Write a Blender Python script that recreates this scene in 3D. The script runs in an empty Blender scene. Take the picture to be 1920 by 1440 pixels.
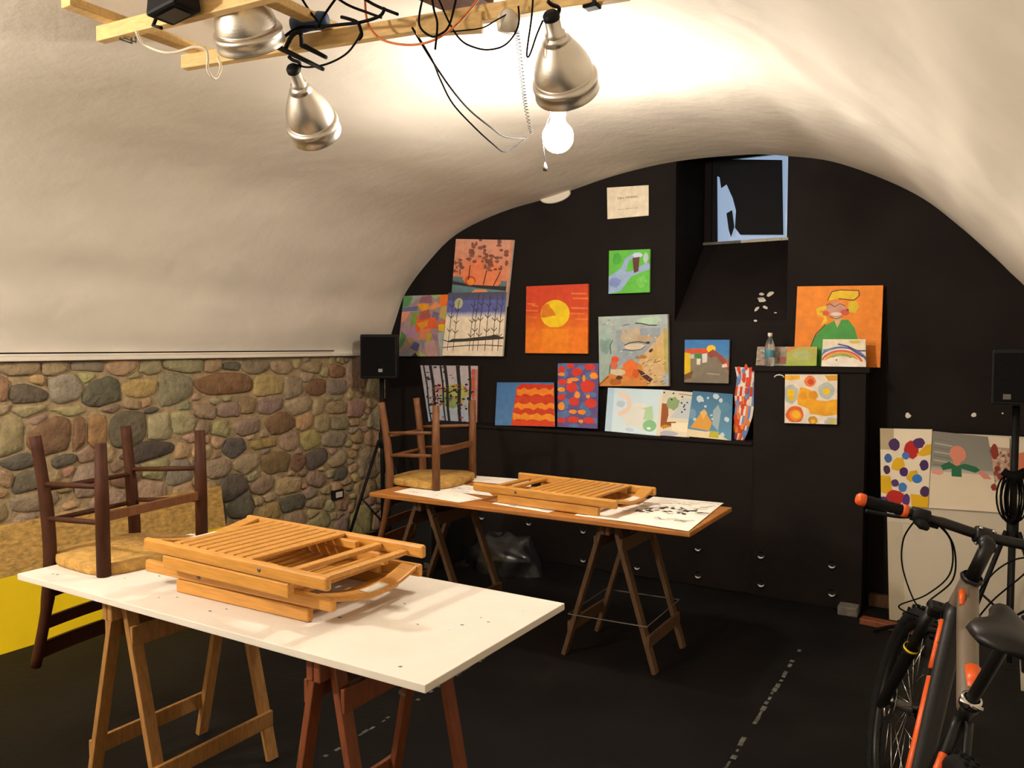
import bpy, bmesh, math, random
from mathutils import Vector as V, Matrix, noise
R = math.radians
S = bpy.context.scene
COL = S.collection
random.seed(7)

# ------------------------------------------------------------------ camera, world, exposure
EYE = V((0, 0, 1.58)); YAW = R(31.3); PITCH = R(2.82); FOC = 1520.0
cam = bpy.data.cameras.new('camera'); co = bpy.data.objects.new('camera', cam); COL.objects.link(co)
cam.sensor_width = 36; cam.lens = 36 * FOC / 1920; cam.clip_start = .05
co.location = EYE; co.rotation_euler = (R(90) - PITCH, 0, YAW)
S.camera = co
w = bpy.data.worlds.new('sky'); S.world = w; w.use_nodes = True
w.node_tree.nodes['Background'].inputs[0].default_value = (.55, .72, 1, 1)
w.node_tree.nodes['Background'].inputs[1].default_value = .4
S.view_settings.view_transform = 'Standard'; S.view_settings.look = 'None'
S.view_settings.exposure = 0.75; S.view_settings.gamma = 1
S.cycles.use_denoising = True; S.cycles.max_bounces = 10; S.cycles.diffuse_bounces = 6
BULB_STRENGTH = 245.0
FILL_STRENGTH = 680.0  # added fill bulb, unseen, brightens the left vault and front table
BULB_COLOR = (1, .915, .83)

FH = V((-math.sin(YAW), math.cos(YAW), 0)); RT = V((math.cos(YAW), math.sin(YAW), 0)); UPW = V((0, 0, 1))
FW = FH * math.cos(PITCH) - UPW * math.sin(PITCH); UP = FH * math.sin(PITCH) + UPW * math.cos(PITCH)
def at(px, py, X=None, Y=None, z=None):
    """the point on a plane of the room where the photograph shows (px, py)"""
    d = FW + RT * ((px - 960) / FOC) + UP * ((720 - py) / FOC)
    for i, v in enumerate((X, Y, z)):
        if v is not None: s = (v - EYE[i]) / d[i]
    return EYE + d * s
def lin(h):
    h = h.lstrip('#'); r = []
    for i in (0, 2, 4):
        c = int(h[i:i+2], 16) / 255
        r.append(c / 12.92 if c <= .04045 else ((c + .055) / 1.055) ** 2.4)
    return tuple(r)

# ------------------------------------------------------------------ materials
def mat(name, col, rough=.6, metal=0, var=0, scale=8, bump=0, bscale=40, stretch=None, attr=False, emit=0, trans=0, dark=None, spec=.5):
    m = bpy.data.materials.new(name); m.use_nodes = True; nt = m.node_tree; N = nt.nodes; L = nt.links
    b = N['Principled BSDF']; b.inputs['Roughness'].default_value = rough; b.inputs['Metallic'].default_value = metal; b.inputs['Specular IOR Level'].default_value = spec
    c = lin(col) if isinstance(col, str) else col
    b.inputs['Base Color'].default_value = (*c, 1)
    if trans: b.inputs['Transmission Weight'].default_value = trans
    if emit: b.inputs['Emission Color'].default_value = (*c, 1); b.inputs['Emission Strength'].default_value = emit
    tc = N.new('ShaderNodeTexCoord'); mp = N.new('ShaderNodeMapping'); L.new(tc.outputs['Object'], mp.inputs[0])
    if stretch: mp.inputs['Scale'].default_value = stretch
    src = None
    if attr:
        a = N.new('ShaderNodeVertexColor'); a.layer_name = 'Col'; src = a.outputs[0]; L.new(src, b.inputs['Base Color'])
    if var:
        n = N.new('ShaderNodeTexNoise'); n.inputs['Scale'].default_value = scale; n.inputs['Detail'].default_value = 6
        L.new(mp.outputs[0], n.inputs['Vector'])
        r = N.new('ShaderNodeValToRGB'); L.new(n.outputs[0], r.inputs[0])
        r.color_ramp.elements[0].position = .3; r.color_ramp.elements[1].position = .7
        if src is not None:
            r.color_ramp.elements[0].color = (1 - var,) * 3 + (1,); r.color_ramp.elements[1].color = (1 + var * .4,) * 3 + (1,)
            mx = N.new('ShaderNodeMix'); mx.data_type = 'RGBA'; mx.blend_type = 'MULTIPLY'; mx.inputs[0].default_value = 1
            L.new(src, mx.inputs[6]); L.new(r.outputs[0], mx.inputs[7]); L.new(mx.outputs[2], b.inputs['Base Color'])
        else:
            d = lin(dark) if dark else tuple(x * (1 - var) for x in c)
            r.color_ramp.elements[0].color = (*d, 1); r.color_ramp.elements[1].color = (*[min(1, x * (1 + var * .4)) for x in c], 1)
            L.new(r.outputs[0], b.inputs['Base Color'])
    if bump:
        n2 = N.new('ShaderNodeTexNoise'); n2.inputs['Scale'].default_value = bscale; n2.inputs['Detail'].default_value = 5
        L.new(mp.outputs[0], n2.inputs['Vector'])
        bp = N.new('ShaderNodeBump'); bp.inputs['Strength'].default_value = bump; bp.inputs['Distance'].default_value = .02
        L.new(n2.outputs[0], bp.inputs['Height']); L.new(bp.outputs[0], b.inputs['Normal'])
    return m
M = {
 'plaster': mat('white_plaster', '#e5dccb', .9, var=.08, scale=2.2, bump=.25, bscale=9),
 'stone': mat('rubble_stone', '#8f7a5c', .92, attr=True, var=.28, scale=16, bump=.6, bscale=38),
 'black': mat('black_wall_paint', '#211c1a', .75, var=.25, scale=3, spec=.08, bump=.15, bscale=14, attr=False),
 'floor': mat('black_floor_paint', '#131110', .6, spec=.15, var=.55, scale=2.4, bump=.1, bscale=22),
 'chalk': mat('worn_white_tape', '#5c5b54', .8, var=.6, scale=18),
 'paint': mat('painted_canvas', '#ffffff', .65, attr=True, var=.16, scale=22, bump=.12, bscale=120),
 'board': mat('white_board', '#ded7ca', .5, var=.06, scale=5),
 'ply': mat('worn_plywood', '#ad6e2c', .5, var=.35, scale=5, stretch=(1, 9, 9)),
 'beech': mat('honey_beech', '#c68c3c', .42, var=.22, scale=6, stretch=(2, 22, 22)),
 'walnut': mat('dark_brown_wood', '#42220f', .65, spec=.2, var=.3, scale=9, stretch=(9, 9, 2)),
 'brownw': mat('mid_brown_wood', '#6e4526', .55, spec=.3, var=.3, scale=9, stretch=(9, 9, 2)),
 'rush': mat('woven_rush', '#c09448', .8, var=.35, scale=26, bump=.8, bscale=60),
 'pine': mat('raw_pine', '#dcb878', .55, var=.2, scale=7, stretch=(2, 14, 14)),
 'pinedk': mat('aged_pine', '#a5763e', .6, var=.3, scale=7, stretch=(12, 12, 2)),
 'redwood': mat('red_stained_wood', '#7a4020', .55, var=.3, scale=7, stretch=(12, 12, 2)),
 'greyw': mat('grey_brown_wood', '#5f4630', .65, spec=.2, var=.3, scale=7, stretch=(12, 12, 2)),
 'osb': mat('strand_board', '#c39a50', .7, var=.45, scale=26, stretch=(1, 1, 2.2), bump=.3, bscale=50),
 'yellow': mat('yellow_paint', '#ecca00', .5, var=.08, scale=4),
 'alu': mat('spun_aluminium', '#d8d2c6', .38, 1, var=.12, scale=10),
 'plastic': mat('black_plastic', '#131211', .6, spec=.2, var=.15, scale=10),
 'grille': mat('speaker_grille', '#121111', .8, spec=.1, bump=.5, bscale=300),
 'rubber': mat('black_rubber', '#121110', .8, spec=.2, var=.2, scale=20, bump=.3, bscale=60),
 'cable': mat('black_cable', '#0b0a09', .8, var=.1, spec=.1),
 'wire': mat('dark_grey_wire', '#100e0c', .9, spec=.05),
 'greycable': mat('grey_cable', '#6a6257', .5, var=.1),
 'orangecable': mat('orange_cable', '#c9661a', .5, var=.1),
 'whitecable': mat('white_cable', '#d9cdb4', .5, var=.1),
 'blue': mat('blue_tape', '#27406f', .5, var=.2, scale=20),
 'chrome': mat('chrome', '#c9c5bd', .2, 1, var=.05),
 'framegrey': mat('grey_frame_paint', '#6c5f4f', .4, var=.05),
 'frameblack': mat('black_frame_paint', '#141312', .4, spec=.35, var=.05),
 'orange': mat('orange_frame_paint', '#e05a14', .4, var=.05),
 'white': mat('white_paint', '#d8d2c4', .5, var=.05),
 'pale': mat('pale_panel', '#b9b09c', .6, var=.08, scale=3),
 'paper': mat('paper', '#e9e4d8', .85, attr=True, var=.04, scale=9),
 'glass': mat('clear_plastic', '#f4f8f8', .08, trans=.95),
 'label': mat('blue_bottle_label', '#3f8294', .5, var=.15, scale=20),
 'bag': mat('shiny_black_film', '#1d1d1f', .22, var=.2, scale=14),
 'cloth': mat('black_cloth', '#0d0d0f', .9, var=.2, scale=20),
 'bulb': mat('glowing_bulb', BULB_COLOR, .4, emit=BULB_STRENGTH),
 'fill_bulb': mat('added_fill_bulb', BULB_COLOR, .4, emit=FILL_STRENGTH),  # glow of the added fill bulb left of the view
 'socket': mat('milky_lamp_holder', '#d9d2c2', .4, var=.05),
 'steel': mat('grey_steel', '#6f6c68', .4, .8, var=.15),
 'rock': mat('grey_block', '#6d675e', .9, var=.3, scale=20, bump=.4),
 'green': mat('green_cable', '#39422a', .6, var=.2),
}

# ------------------------------------------------------------------ mesh building
ORG = {}
class MB:
    def __init__(s): s.v = []; s.f = []; s.sm = []; s.mi = []; s.c = []
    def add(s, vs, fs, smooth=False, mi=0, col=None):
        k = len(s.v); s.v += [V(p) for p in vs]
        for i, f in enumerate(fs):
            s.f.append(tuple(k + j for j in f)); s.sm.append(smooth); s.mi.append(mi); s.c.append(col)
        return s
    def hexa(s, p, **k):   # eight corners: bottom 0-3, top 4-7
        return s.add(p, [(3,2,1,0),(4,5,6,7),(0,1,5,4),(1,2,6,5),(2,3,7,6),(3,0,4,7)], **k)
    def box(s, lo, hi, **k):
        x0,y0,z0 = lo; x1,y1,z1 = hi
        return s.hexa([(x0,y0,z0),(x1,y0,z0),(x1,y1,z0),(x0,y1,z0),(x0,y0,z1),(x1,y0,z1),(x1,y1,z1),(x0,y1,z1)], **k)
    def bar(s, a, b, wd, ht, up=(0,0,1), b_scale=1, **k):
        a = V(a); b = V(b); d = (b - a).normalized(); up = V(up)
        sd = d.cross(up)
        if sd.length < 1e-4: sd = d.cross(V((1,0,0)))
        sd.normalize(); u = sd.cross(d).normalized()
        q = []
        for p, sc in ((a,1),(b,b_scale)):
            q.append([p + sd*(i*wd/2*sc) + u*(j*ht/2*sc) for i, j in ((-1,-1),(1,-1),(1,1),(-1,1))])
        return s.hexa(q[0] + q[1], **k)
    def tube(s, pts, r, n=8, smooth=True, closed=False, **k):
        pts = [V(p) for p in pts]; m = len(pts); rs = r if isinstance(r, (list, tuple)) else [r]*m
        vs = []; pu = None
        for i, p in enumerate(pts):
            t = (pts[(i+1) % m] - pts[i-1]) if closed else (pts[min(i+1, m-1)] - pts[max(i-1, 0)])
            t = t.normalized() if t.length > 1e-9 else V((0,0,1))
            if pu is None: pu = t.orthogonal().normalized()
            pu = (pu - t * pu.dot(t)); pu = pu.normalized() if pu.length > 1e-6 else t.orthogonal().normalized()
            w_ = t.cross(pu)
            for j in range(n):
                a = 2*math.pi*j/n; vs.append(p + (pu*math.cos(a) + w_*math.sin(a))*rs[i])
        fs = [(i*n+j, i*n+(j+1)%n, (i+1)*n+(j+1)%n, (i+1)*n+j) for i in range(m-1) for j in range(n)]
        if closed: fs += [((m-1)*n+j, (m-1)*n+(j+1)%n, (j+1)%n, j) for j in range(n)]
        else: fs += [tuple(range(n-1,-1,-1)), tuple(range((m-1)*n, m*n))]
        return s.add(vs, fs, smooth=smooth, **k)
    def lathe(s, prof, o=(0,0,0), ax=(0,0,1), n=28, smooth=True, **k):   # prof: (r, h)
        o = V(o); ax = V(ax).normalized(); e = ax.orthogonal().normalized(); g = ax.cross(e); vs = []
        for r, h in prof:
            for j in range(n):
                a = 2*math.pi*j/n; vs.append(o + ax*h + (e*math.cos(a) + g*math.sin(a))*max(r, 1e-4))
        m = len(prof)
        return s.add(vs, [(i*n+j, i*n+(j+1)%n, (i+1)*n+(j+1)%n, (i+1)*n+j) for i in range(m-1) for j in range(n)], smooth=smooth, **k)
    def loft(s, rings, smooth=True, cap=True, **k):
        n = len(rings[0]); vs = [p for r in rings for p in r]; m = len(rings)
        fs = [(i*n+j, i*n+(j+1)%n, (i+1)*n+(j+1)%n, (i+1)*n+j) for i in range(m-1) for j in range(n)]
        if cap: fs += [tuple(range(n-1,-1,-1)), tuple(range((m-1)*n, m*n))]
        return s.add(vs, fs, smooth=smooth, **k)
    def build(s, name, mats, parent=None, bevel=0, local=False, origin=None, seg=2):
        if isinstance(mats, str): mats = [mats]
        if origin is not None: o = V(origin)
        elif local: o = V((0,0,0))
        elif parent is None:
            lo = [min(p[i] for p in s.v) for i in range(3)]; hi = [max(p[i] for p in s.v) for i in range(3)]
            o = V(((lo[0]+hi[0])/2, (lo[1]+hi[1])/2, lo[2]))
        else: o = ORG.get(parent.name, V((0,0,0)))
        me = bpy.data.meshes.new(name); me.from_pydata([tuple(p - o) for p in s.v], [], s.f); me.update()
        me.polygons.foreach_set('use_smooth', s.sm); me.polygons.foreach_set('material_index', s.mi)
        if any(c is not None for c in s.c):
            ca = me.color_attributes.new('Col', 'FLOAT_COLOR', 'CORNER'); k = 0; data = []
            for f, c in zip(s.f, s.c):
                for j in range(len(f)):
                    cc = c if c is not None else (.8,.8,.8)
                    if isinstance(cc, list): cc = cc[j]
                    data += [*cc, 1]
            ca.data.foreach_set('color', data)
        for m_ in mats: me.materials.append(M[m_])
        ob = bpy.data.objects.new(name, me); COL.objects.link(ob)
        if parent is not None: ob.parent = parent; ORG[ob.name] = ORG.get(parent.name, V((0,0,0))) if not local else V((0,0,0))
        else: ob.location = o; ORG[ob.name] = o
        if bevel:
            b = ob.modifiers.new('bevel', 'BEVEL'); b.width = bevel; b.segments = seg; b.limit_method = 'ANGLE'
        return ob
def tag(o, label=None, cat=None, group=None, kind=None):
    if label: o['label'] = label
    if cat: o['category'] = cat
    if group: o['group'] = group
    if kind: o['kind'] = kind
    return o
def thing(name, label, cat, loc=(0,0,0), rot=(0,0,0), group=None):
    o = bpy.data.objects.new(name, None); COL.objects.link(o); o.location = loc; o.rotation_euler = rot
    o.empty_display_size = .05; ORG[o.name] = V(loc); return tag(o, label, cat, group)
def copy_tree(o, label=None, parent=None):
    c = o.copy(); COL.objects.link(c); c.parent = parent
    if label: c['label'] = label
    ORG[c.name] = ORG.get(o.name, V((0,0,0)))
    for ch in list(o.children): copy_tree(ch, None, c)
    return c
def struct(mb, name, mats, label, parent=None, **k):
    return tag(mb.build(name, mats, parent, **k), label, kind='structure')
def spline(pts, k=6):
    P = [V(p) for p in pts]; out = []
    for i in range(len(P)-1):
        a = P[max(i-1,0)]; b = P[i]; c = P[i+1]; d = P[min(i+2,len(P)-1)]
        for j in range(k):
            t = j/k; out.append(.5*((2*b) + (c-a)*t + (2*a-5*b+4*c-d)*t*t + (3*b-a-3*c+d)*t**3))
    return out + [P[-1]]
def rrect(cx, cy, hx, hy, r, n=4):
    out = []
    for sx, sy, a0 in ((1,1,0),(-1,1,90),(-1,-1,180),(1,-1,270)):
        for i in range(n+1):
            a = R(a0 + 90*i/n); out.append((cx + sx*(hx-r) + r*math.cos(a), cy + sy*(hy-r) + r*math.sin(a)))
    return out

# ------------------------------------------------------------------ the room
YW = 5.3      # black end wall
YL = 5.1      # face of the lower panelling and of the chimney-like pier
XL = -4.5; XR = .42; YF = -1.8
LEDGE = .966; PIER = 1.442
fl = MB(); n = 24
for i in range(n):
    for j in range(n):
        x0 = XL-.1 + (XR+.2-XL)*i/n; x1 = XL-.1 + (XR+.2-XL)*(i+1)/n; y0 = YF + (YW+.1-YF)*j/n; y1 = YF + (YW+.1-YF)*(j+1)/n
        fl.add([(x0,y0,0),(x1,y0,0),(x1,y1,0),(x0,y1,0)], [(0,1,2,3)])
struct(fl, 'floor', 'floor', 'dusty black painted floor of the cellar room', origin=(0,0,0))
random.seed(3)
tl = MB()
for (xa, ya, xb, yb, wd) in ((-.87,4.35,-.843,2.5,.022), (-2.2,3.35,-2.188,2.2,.02)):
    for k in range(34):
        if random.random() < .3: continue
        t0 = k/34; t1 = t0 + random.uniform(.012,.028); j = random.uniform(-.004,.004)
        x0 = xa+(xb-xa)*t0+j; x1 = xa+(xb-xa)*t1+j; y0 = ya+(yb-ya)*t0; y1 = ya+(yb-ya)*t1; h = wd/2*random.uniform(.4,1)
        tl.add([(x0-h,y0,.0015),(x0+h,y0,.0015),(x1+h,y1,.0015),(x1-h,y1,.0015)], [(3,2,1,0)])
struct(tl, 'trim_9', 'chalk', 'worn pale tape lines on the black floor')

# vault
arch = [(XR,1.40),(.36,1.52),(.22,1.72),(.079,1.903),(-.077,2.078),(-.238,2.247),(-.432,2.425),(-.663,2.568),(-.934,2.694),(-1.188,2.756),(-1.455,2.798),(-1.938,2.809),
        (-2.388,2.761),(-2.856,2.664),(-3.318,2.586),(-3.742,2.446),(-4.034,2.23),(-4.256,1.999),(-4.36,1.781),(-4.45,1.558),(-4.462,1.49)]
prof = [p for p in spline([(x,0,z) for x, z in arch], 5)]
ARCH = [(p.x, p.z) for p in prof]
def arch_z(x):
    for (x0,z0),(x1,z1) in zip(ARCH, ARCH[1:]):
        if min(x0,x1) <= x <= max(x0,x1): return z0 + (z1-z0)*((x-x0)/(x1-x0) if x1 != x0 else 0)
    return ARCH[-1][1]
va = MB(); ny = 150; vs = []; m = len(prof)
for j in range(ny+1):
    y = YF + (YW - YF)*j/ny
    for i, p in enumerate(prof):
        t = (prof[min(i+1,m-1)] - prof[max(i-1,0)]).normalized(); nr = V((t.z, 0, -t.x))
        e = min(1, (YW-y)/.25)*min(1, i/4)*min(1, (m-1-i)/4)
        a = i/m*7
        d = .030*noise.noise(V((a*1.1, y*.28, 3))) + .014*noise.noise(V((a*3.2, y*.5, 9))) + .006*noise.noise(V((a*6, y*2.4, 1)))
        vs.append(p + V((0,y,0)) + nr*d*e)
va.add(vs, [(j*m+i, (j+1)*m+i, (j+1)*m+i+1, j*m+i+1) for j in range(ny) for i in range(m-1)], smooth=True)
ceil = struct(va, 'ceiling', 'plaster', 'white plastered barrel vault over the room', origin=(0,0,0))
# round plaster patch hanging over the edge of the black wall
pp = MB(); pc = at(1041,364,Y=YW-.012)
ring = lambda k_, dy: [pc + V((.125*k_*math.cos(a), dy, -.012 + .052*k_*math.sin(a) + .012*math.cos(a))) for a in [2*math.pi*i/28 for i in range(28)]]
pp.loft([ring(1,.012),ring(1,-.006),ring(.9,-.012),ring(.8,-.008)])
struct(pp, 'plaster_patch', 'plaster', None, parent=ceil)

# stone wall on the left
random.seed(11)
st = MB(); MORT = lin('#a8916c')
ys = [YF + (YW+.05-YF)*i/60 for i in range(61)]; zs = [1.53*i/14 for i in range(15)]
g = [V((XL + .012*noise.noise(V((y*3,z*3,0))), y, z)) for z in zs for y in ys]
st.add(g, [(a*61+b, a*61+b+1, (a+1)*61+b+1, (a+1)*61+b) for a in range(14) for b in range(60)], smooth=True, col=MORT)
PLACED = []
def stone(y, z, hy, hz, col, seed): PLACED.append((y, z, hy, hz, col, seed))
def clip(poly, py, pz, ny, nz):      # keep the side where (p - P).n <= 0
    out = []
    for a, b in zip(poly, poly[1:] + poly[:1]):
        da = (a[0]-py)*ny + (a[1]-pz)*nz; db = (b[0]-py)*ny + (b[1]-pz)*nz
        if da <= 0: out.append(a)
        if da*db < 0: t = da/(da-db); out.append((a[0]+(b[0]-a[0])*t, a[1]+(b[1]-a[1])*t))
    return out
def lay_stones():
    for i, (y, z, hy, hz, col, seed) in enumerate(PLACED):
        rn = random.Random(seed); n = 14; ex = rn.uniform(3,7); poly = []
        for k in range(n):
            a = 2*math.pi*k/n; c_, s_ = math.cos(a), math.sin(a); q = (abs(c_)**ex + abs(s_)**ex) ** (-1/ex)*rn.uniform(.98,1.22)
            poly.append((y + hy*c_*q, z + hz*s_*q))
        for j, (y2, z2, hy2, hz2, _, _) in enumerate(PLACED):
            if i == j or abs(y-y2) > (hy+hy2)*1.6 or abs(z-z2) > (hz+hz2)*1.6: continue
            dy, dz = y2-y, z2-z; L = math.hypot(dy,dz) or 1e-6; uy, uz = dy/L, dz/L
            r1 = 1/math.sqrt((uy/hy)**2 + (uz/hz)**2); r2 = 1/math.sqrt((uy/hy2)**2 + (uz/hz2)**2)
            t = r1/(r1+r2); ny_, nz_ = uy/(hy*hy+hy2*hy2)**.5, uz/(hz*hz+hz2*hz2)**.5; q = math.hypot(ny_,nz_); ny_, nz_ = ny_/q, nz_/q
            gap = .0045*rn.uniform(.5,1.9)
            poly = clip(poly, y+dy*t-ny_*gap, z+dz*t-nz_*gap, ny_, nz_)
            if len(poly) < 3: break
        poly = [p for p in poly if True]
        poly = clip(poly, 0, 1.492, 0, 1) if len(poly) > 2 else poly
        if len(poly) < 3: continue
        area = abs(sum(a[0]*b[1]-b[0]*a[1] for a, b in zip(poly, poly[1:]+poly[:1])))/2
        if area < .0004: continue
        for _ in range(2):   # round the corners
            q = []
            for a, b in zip(poly, poly[1:]+poly[:1]): q += [(a[0]*.78+b[0]*.22, a[1]*.78+b[1]*.22), (a[0]*.22+b[0]*.78, a[1]*.22+b[1]*.78)]
            poly = q
        cy = sum(p[0] for p in poly)/len(poly); cz = sum(p[1] for p in poly)/len(poly); n = len(poly); d0 = rn.uniform(-.003,.006); ty, tz = rn.uniform(-.04,.04), rn.uniform(-.05,.03)
        rings = []
        for sc, dp in ((1.03,-.008),(1.0,.006+d0),(.90,.014+d0),(.55,.018+d0)):
            rings.append([V((XL + dp + (ty*(p[0]-cy)+tz*(p[1]-cz))*sc*(dp > 0) + .004*noise.noise(V((p[0]*30,p[1]*30,sc*3))), cy+(p[0]-cy)*sc, cz+(p[1]-cz)*sc)) for p in poly])
        vs = [p for r_ in rings for p in r_]
        st.add(vs, [(a*n+b, a*n+(b+1)%n, (a+1)*n+(b+1)%n, (a+1)*n+b) for a in range(3) for b in range(n)] + [tuple(range(3*n,4*n))], smooth=True, col=col)
MIX = lambda c_, k_: tuple(a_*(1-k_) + b_*k_ for a_, b_ in zip(c_, MORT))
SC = {'T':'#907b5b','B':'#6c5238','G':'#77695a','D':'#504b41','K':'#3a3835','L':'#a08d68','Y':'#a38b5c','P':'#8f775f','R':'#7d5c44','O':'#84693f','N':'#87866c'}
big = '''110,125,190,80,T 280,115,130,100,T 450,115,170,90,G 620,120,160,90,L 760,125,110,80,T 930,115,200,80,T 1070,115,90,70,P 1165,125,80,40,D 1290,130,130,60,G 1420,130,110,60,T 1560,130,120,60,T 1690,150,90,80,R
20,245,60,140,R 150,260,180,90,D 330,235,150,130,N 525,255,175,130,D 700,235,170,110,Y 890,240,170,150,G 1135,220,290,110,B 1345,220,150,100,Y 1470,230,90,100,T 1590,230,100,80,B 1690,230,90,80,G
150,350,200,55,L 360,350,200,45,L 560,337,140,36,G 760,345,140,28,D 1150,340,110,70,G 1245,320,80,80,O 1360,320,120,80,G 1505,320,140,80,L 1690,330,110,60,T
60,470,140,180,T 260,470,220,160,B 400,470,60,150,B 500,460,90,160,O 650,440,180,160,D 800,430,110,120,L 925,400,120,110,L 1020,430,70,80,G 1110,440,80,80,T 1250,430,110,70,G 1410,410,140,95,B 1530,400,90,80,Y 1615,410,80,80,T 1700,410,80,60,G
110,605,190,80,D 330,600,120,60,D 760,550,300,95,K 530,560,80,80,T 1025,555,100,70,L 1170,535,115,90,D 1330,510,110,60,O 1450,500,90,80,P 1560,490,100,90,Y 1680,490,110,80,G 1795,480,50,60,O
30,690,80,90,T 150,700,150,100,D 180,800,250,90,G 640,680,130,90,B 1000,640,60,90,D 1100,630,130,100,G 1240,615,130,90,P 1390,605,130,100,B 1495,610,75,80,B 1595,590,100,100,D 1700,590,100,70,T
1170,730,140,120,D 1320,720,110,80,G 1450,720,140,80,L 1590,690,100,80,G 1710,660,80,60,D 1060,745,80,80,T 1090,880,95,140,K 1220,830,130,125,D 1365,850,90,80,O 1470,810,130,70,D 1590,810,100,60,T 1480,905,120,90,T 1140,960,100,60,G 1600,910,120,90,T 1340,940,120,70,G 1720,800,60,80,T 1720,920,70,90,G'''
for k, s_ in enumerate(big.split()):
    cx, cy, w_, h_, c_ = s_.split(','); cx, cy, w_, h_ = map(float, (cx,cy,w_,h_))
    f = .375; px, py = cx*f, 640 + cy*f
    p = at(px, py, X=XL+.02); a = at(px - w_*f/2, py, X=XL+.02); b = at(px + w_*f/2, py, X=XL+.02); t = at(px, py - h_*f/2, X=XL+.02); u = at(px, py + h_*f/2, X=XL+.02)
    col = MIX(tuple(min(1, x*1.2) for x in lin(SC[c_])), .12 if c_ in 'DKBR' else .30); col = tuple(x*random.uniform(.9,1.12) for x in col)
    if p.y < YW - .04: stone(p.y, p.z, (b.y-a.y)/2*1.04, (t.z-u.z)/2*1.04, col, k)
def free(y, z, hy, hz):
    return all(abs(y-q[0]) > (hy+q[2])*.80 or abs(z-q[1]) > (hz+q[3])*.80 for q in PLACED)
k = 500
for hy0, tries in ((.13,700),(.09,1600),(.06,3000),(.04,2500)):
    for _ in range(tries):
        y = random.uniform(.6, YW-.04); z = random.uniform(.03,1.47); hy = hy0*random.uniform(.8,1.3); hz = hy*random.uniform(.5,.95)
        if z+hz > 1.5: continue
        if free(y, z, hy, hz):
            col = MIX(lin(SC[random.choice('TTTTTLLLPPGGYB')]), .35); k += 1
            stone(y, z, hy, hz, tuple(min(1, x*1.2*random.uniform(.85,1.15)) for x in col), k)
lay_stones()
struct(st, 'wall_left', 'stone', 'rubble stone wall on the left of the room', origin=(0,0,0))
# plaster edge above the stones
ed = MB(); ed.bar((XL+.028, YF, 1.503), (XL+.028, 5.0, 1.497), .05, .022); struct(ed, 'trim_1', 'plaster', 'white plaster edge capping the stone wall', bevel=.004)
rw = MB(); rw.add([(XR,YF,0),(XR,YW,0),(XR,YW,1.45),(XR,YF,1.45)], [(0,1,2,3)]); struct(rw, 'wall_right', 'plaster', 'plain plastered wall at the right', origin=(0,0,0))
fw_ = MB(); fw_.add([(x,YF,z) for x, z in [(XL-.05,0),(XR+.05,0)] + ARCH] , [tuple(range(2+len(ARCH)))]); struct(fw_, 'wall_front', 'plaster', 'plain plastered wall behind the viewer', origin=(0,0,0))

# black end wall with the window niche
NX0, NX1 = -1.927, -1.187; NZ = 1.73; WX0, WX1, WY, WZ0, WZ1 = -1.86, -1.32, 5.86, 2.30, 2.93
bw = MB()
la = [(x,z) for x, z in ARCH if x < NX0]; ra = [(x,z) for x, z in ARCH if x > NX1]; mid = [(x,z) for x, z in ARCH if NX0 < x < NX1]
ztl, ztr = arch_z(NX0)+.01, arch_z(NX1)+.01
def wallpoly(pts, y=YW): bw.add([(x,y,z) for x, z in pts], [tuple(range(len(pts)))])
wallpoly([(NX0,0),(NX0,ztl)] + [(x,z+.012) for x, z in la] + [(XL-.06,1.49),(XL-.06,0)])
wallpoly([(NX1,0),(NX0,0),(NX0,NZ),(NX1,NZ)])
wallpoly([(XR+.05,0),(NX1,0),(NX1,ztr)] + [(x,z+.012) for x, z in reversed(ra)])
A = [V((NX0,YW,NZ)),V((NX1,YW,NZ)),V((NX1,YW,ztr)),V((NX0,YW,ztl))]
B = [V((WX0-.05,WY,WZ0)),V((WX1+.03,WY,WZ0)),V((WX1+.03,WY,WZ1+.03)),V((WX0-.05,WY,WZ1+.03))]
bw.add(A+B, [(0,1,5,4),(1,2,6,5),(3,0,4,7)])
top = [V((x,YW,z+.012)) for x, z in mid]
bw.add([A[3]]+list(reversed(top))+[A[2],B[2],B[3]], [tuple(range(len(top)+4))])
# wall around the window opening
for (x0,x1,z0,z1) in ((WX0-.05,WX0,WZ0,WZ1+.03),(WX1,WX1+.03,WZ0,WZ1+.03),(WX0,WX1,WZ1,WZ1+.03)):
    bw.box((x0,WY,z0),(x1,WY+.1,z1))
# bare white flecks where the paint has come off
nrm = (B[0]-A[0]).cross(A[1]-A[0]).normalized()
if nrm.y > 0: nrm = -nrm
def on_sill(px, py):
    d = FW + RT*((px-960)/FOC) + UP*((720-py)/FOC); s_ = (A[0]-EYE).dot(nrm)/d.dot(nrm); return EYE + d*s_ + nrm*.003
for (px,py,rw_,rh_,an) in ((1428,552,5,3,0),(1444,552,8,4,-25),(1429,563,8,5,10),(1426,560,7,2,0),(1419,580,6,3,-40),(1435,577,5,3,20),(1417,602,4,2,5),(1454,587,3,1.2,0)):
    pts = []
    for q in range(9):
        a = 2*math.pi*q/9; r_ = random.uniform(.75,1.1); ux, uy = rw_*r_*math.cos(a), rh_*r_*math.sin(a); ca, sa = math.cos(R(an)), math.sin(R(an))
        pts.append(on_sill(px + ux*ca - uy*sa, py + ux*sa + uy*ca))
    bw.add(pts, [tuple(range(9))], mi=1)
for (px,py,r0) in ((1702,779,6),(1826,778,6),(1880,775,2)):
    pts = [at(px + r0*random.uniform(.7,1.2)*math.cos(2*math.pi*q/9), py + .8*r0*random.uniform(.7,1.2)*math.sin(2*math.pi*q/9), Y=YW-.003) for q in range(9)]
    bw.add(pts, [tuple(range(9))], mi=1)
struct(bw, 'wall_back', ['black','white'], 'black painted end wall under the vault with a deep window niche', origin=(0,0,0))

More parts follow.
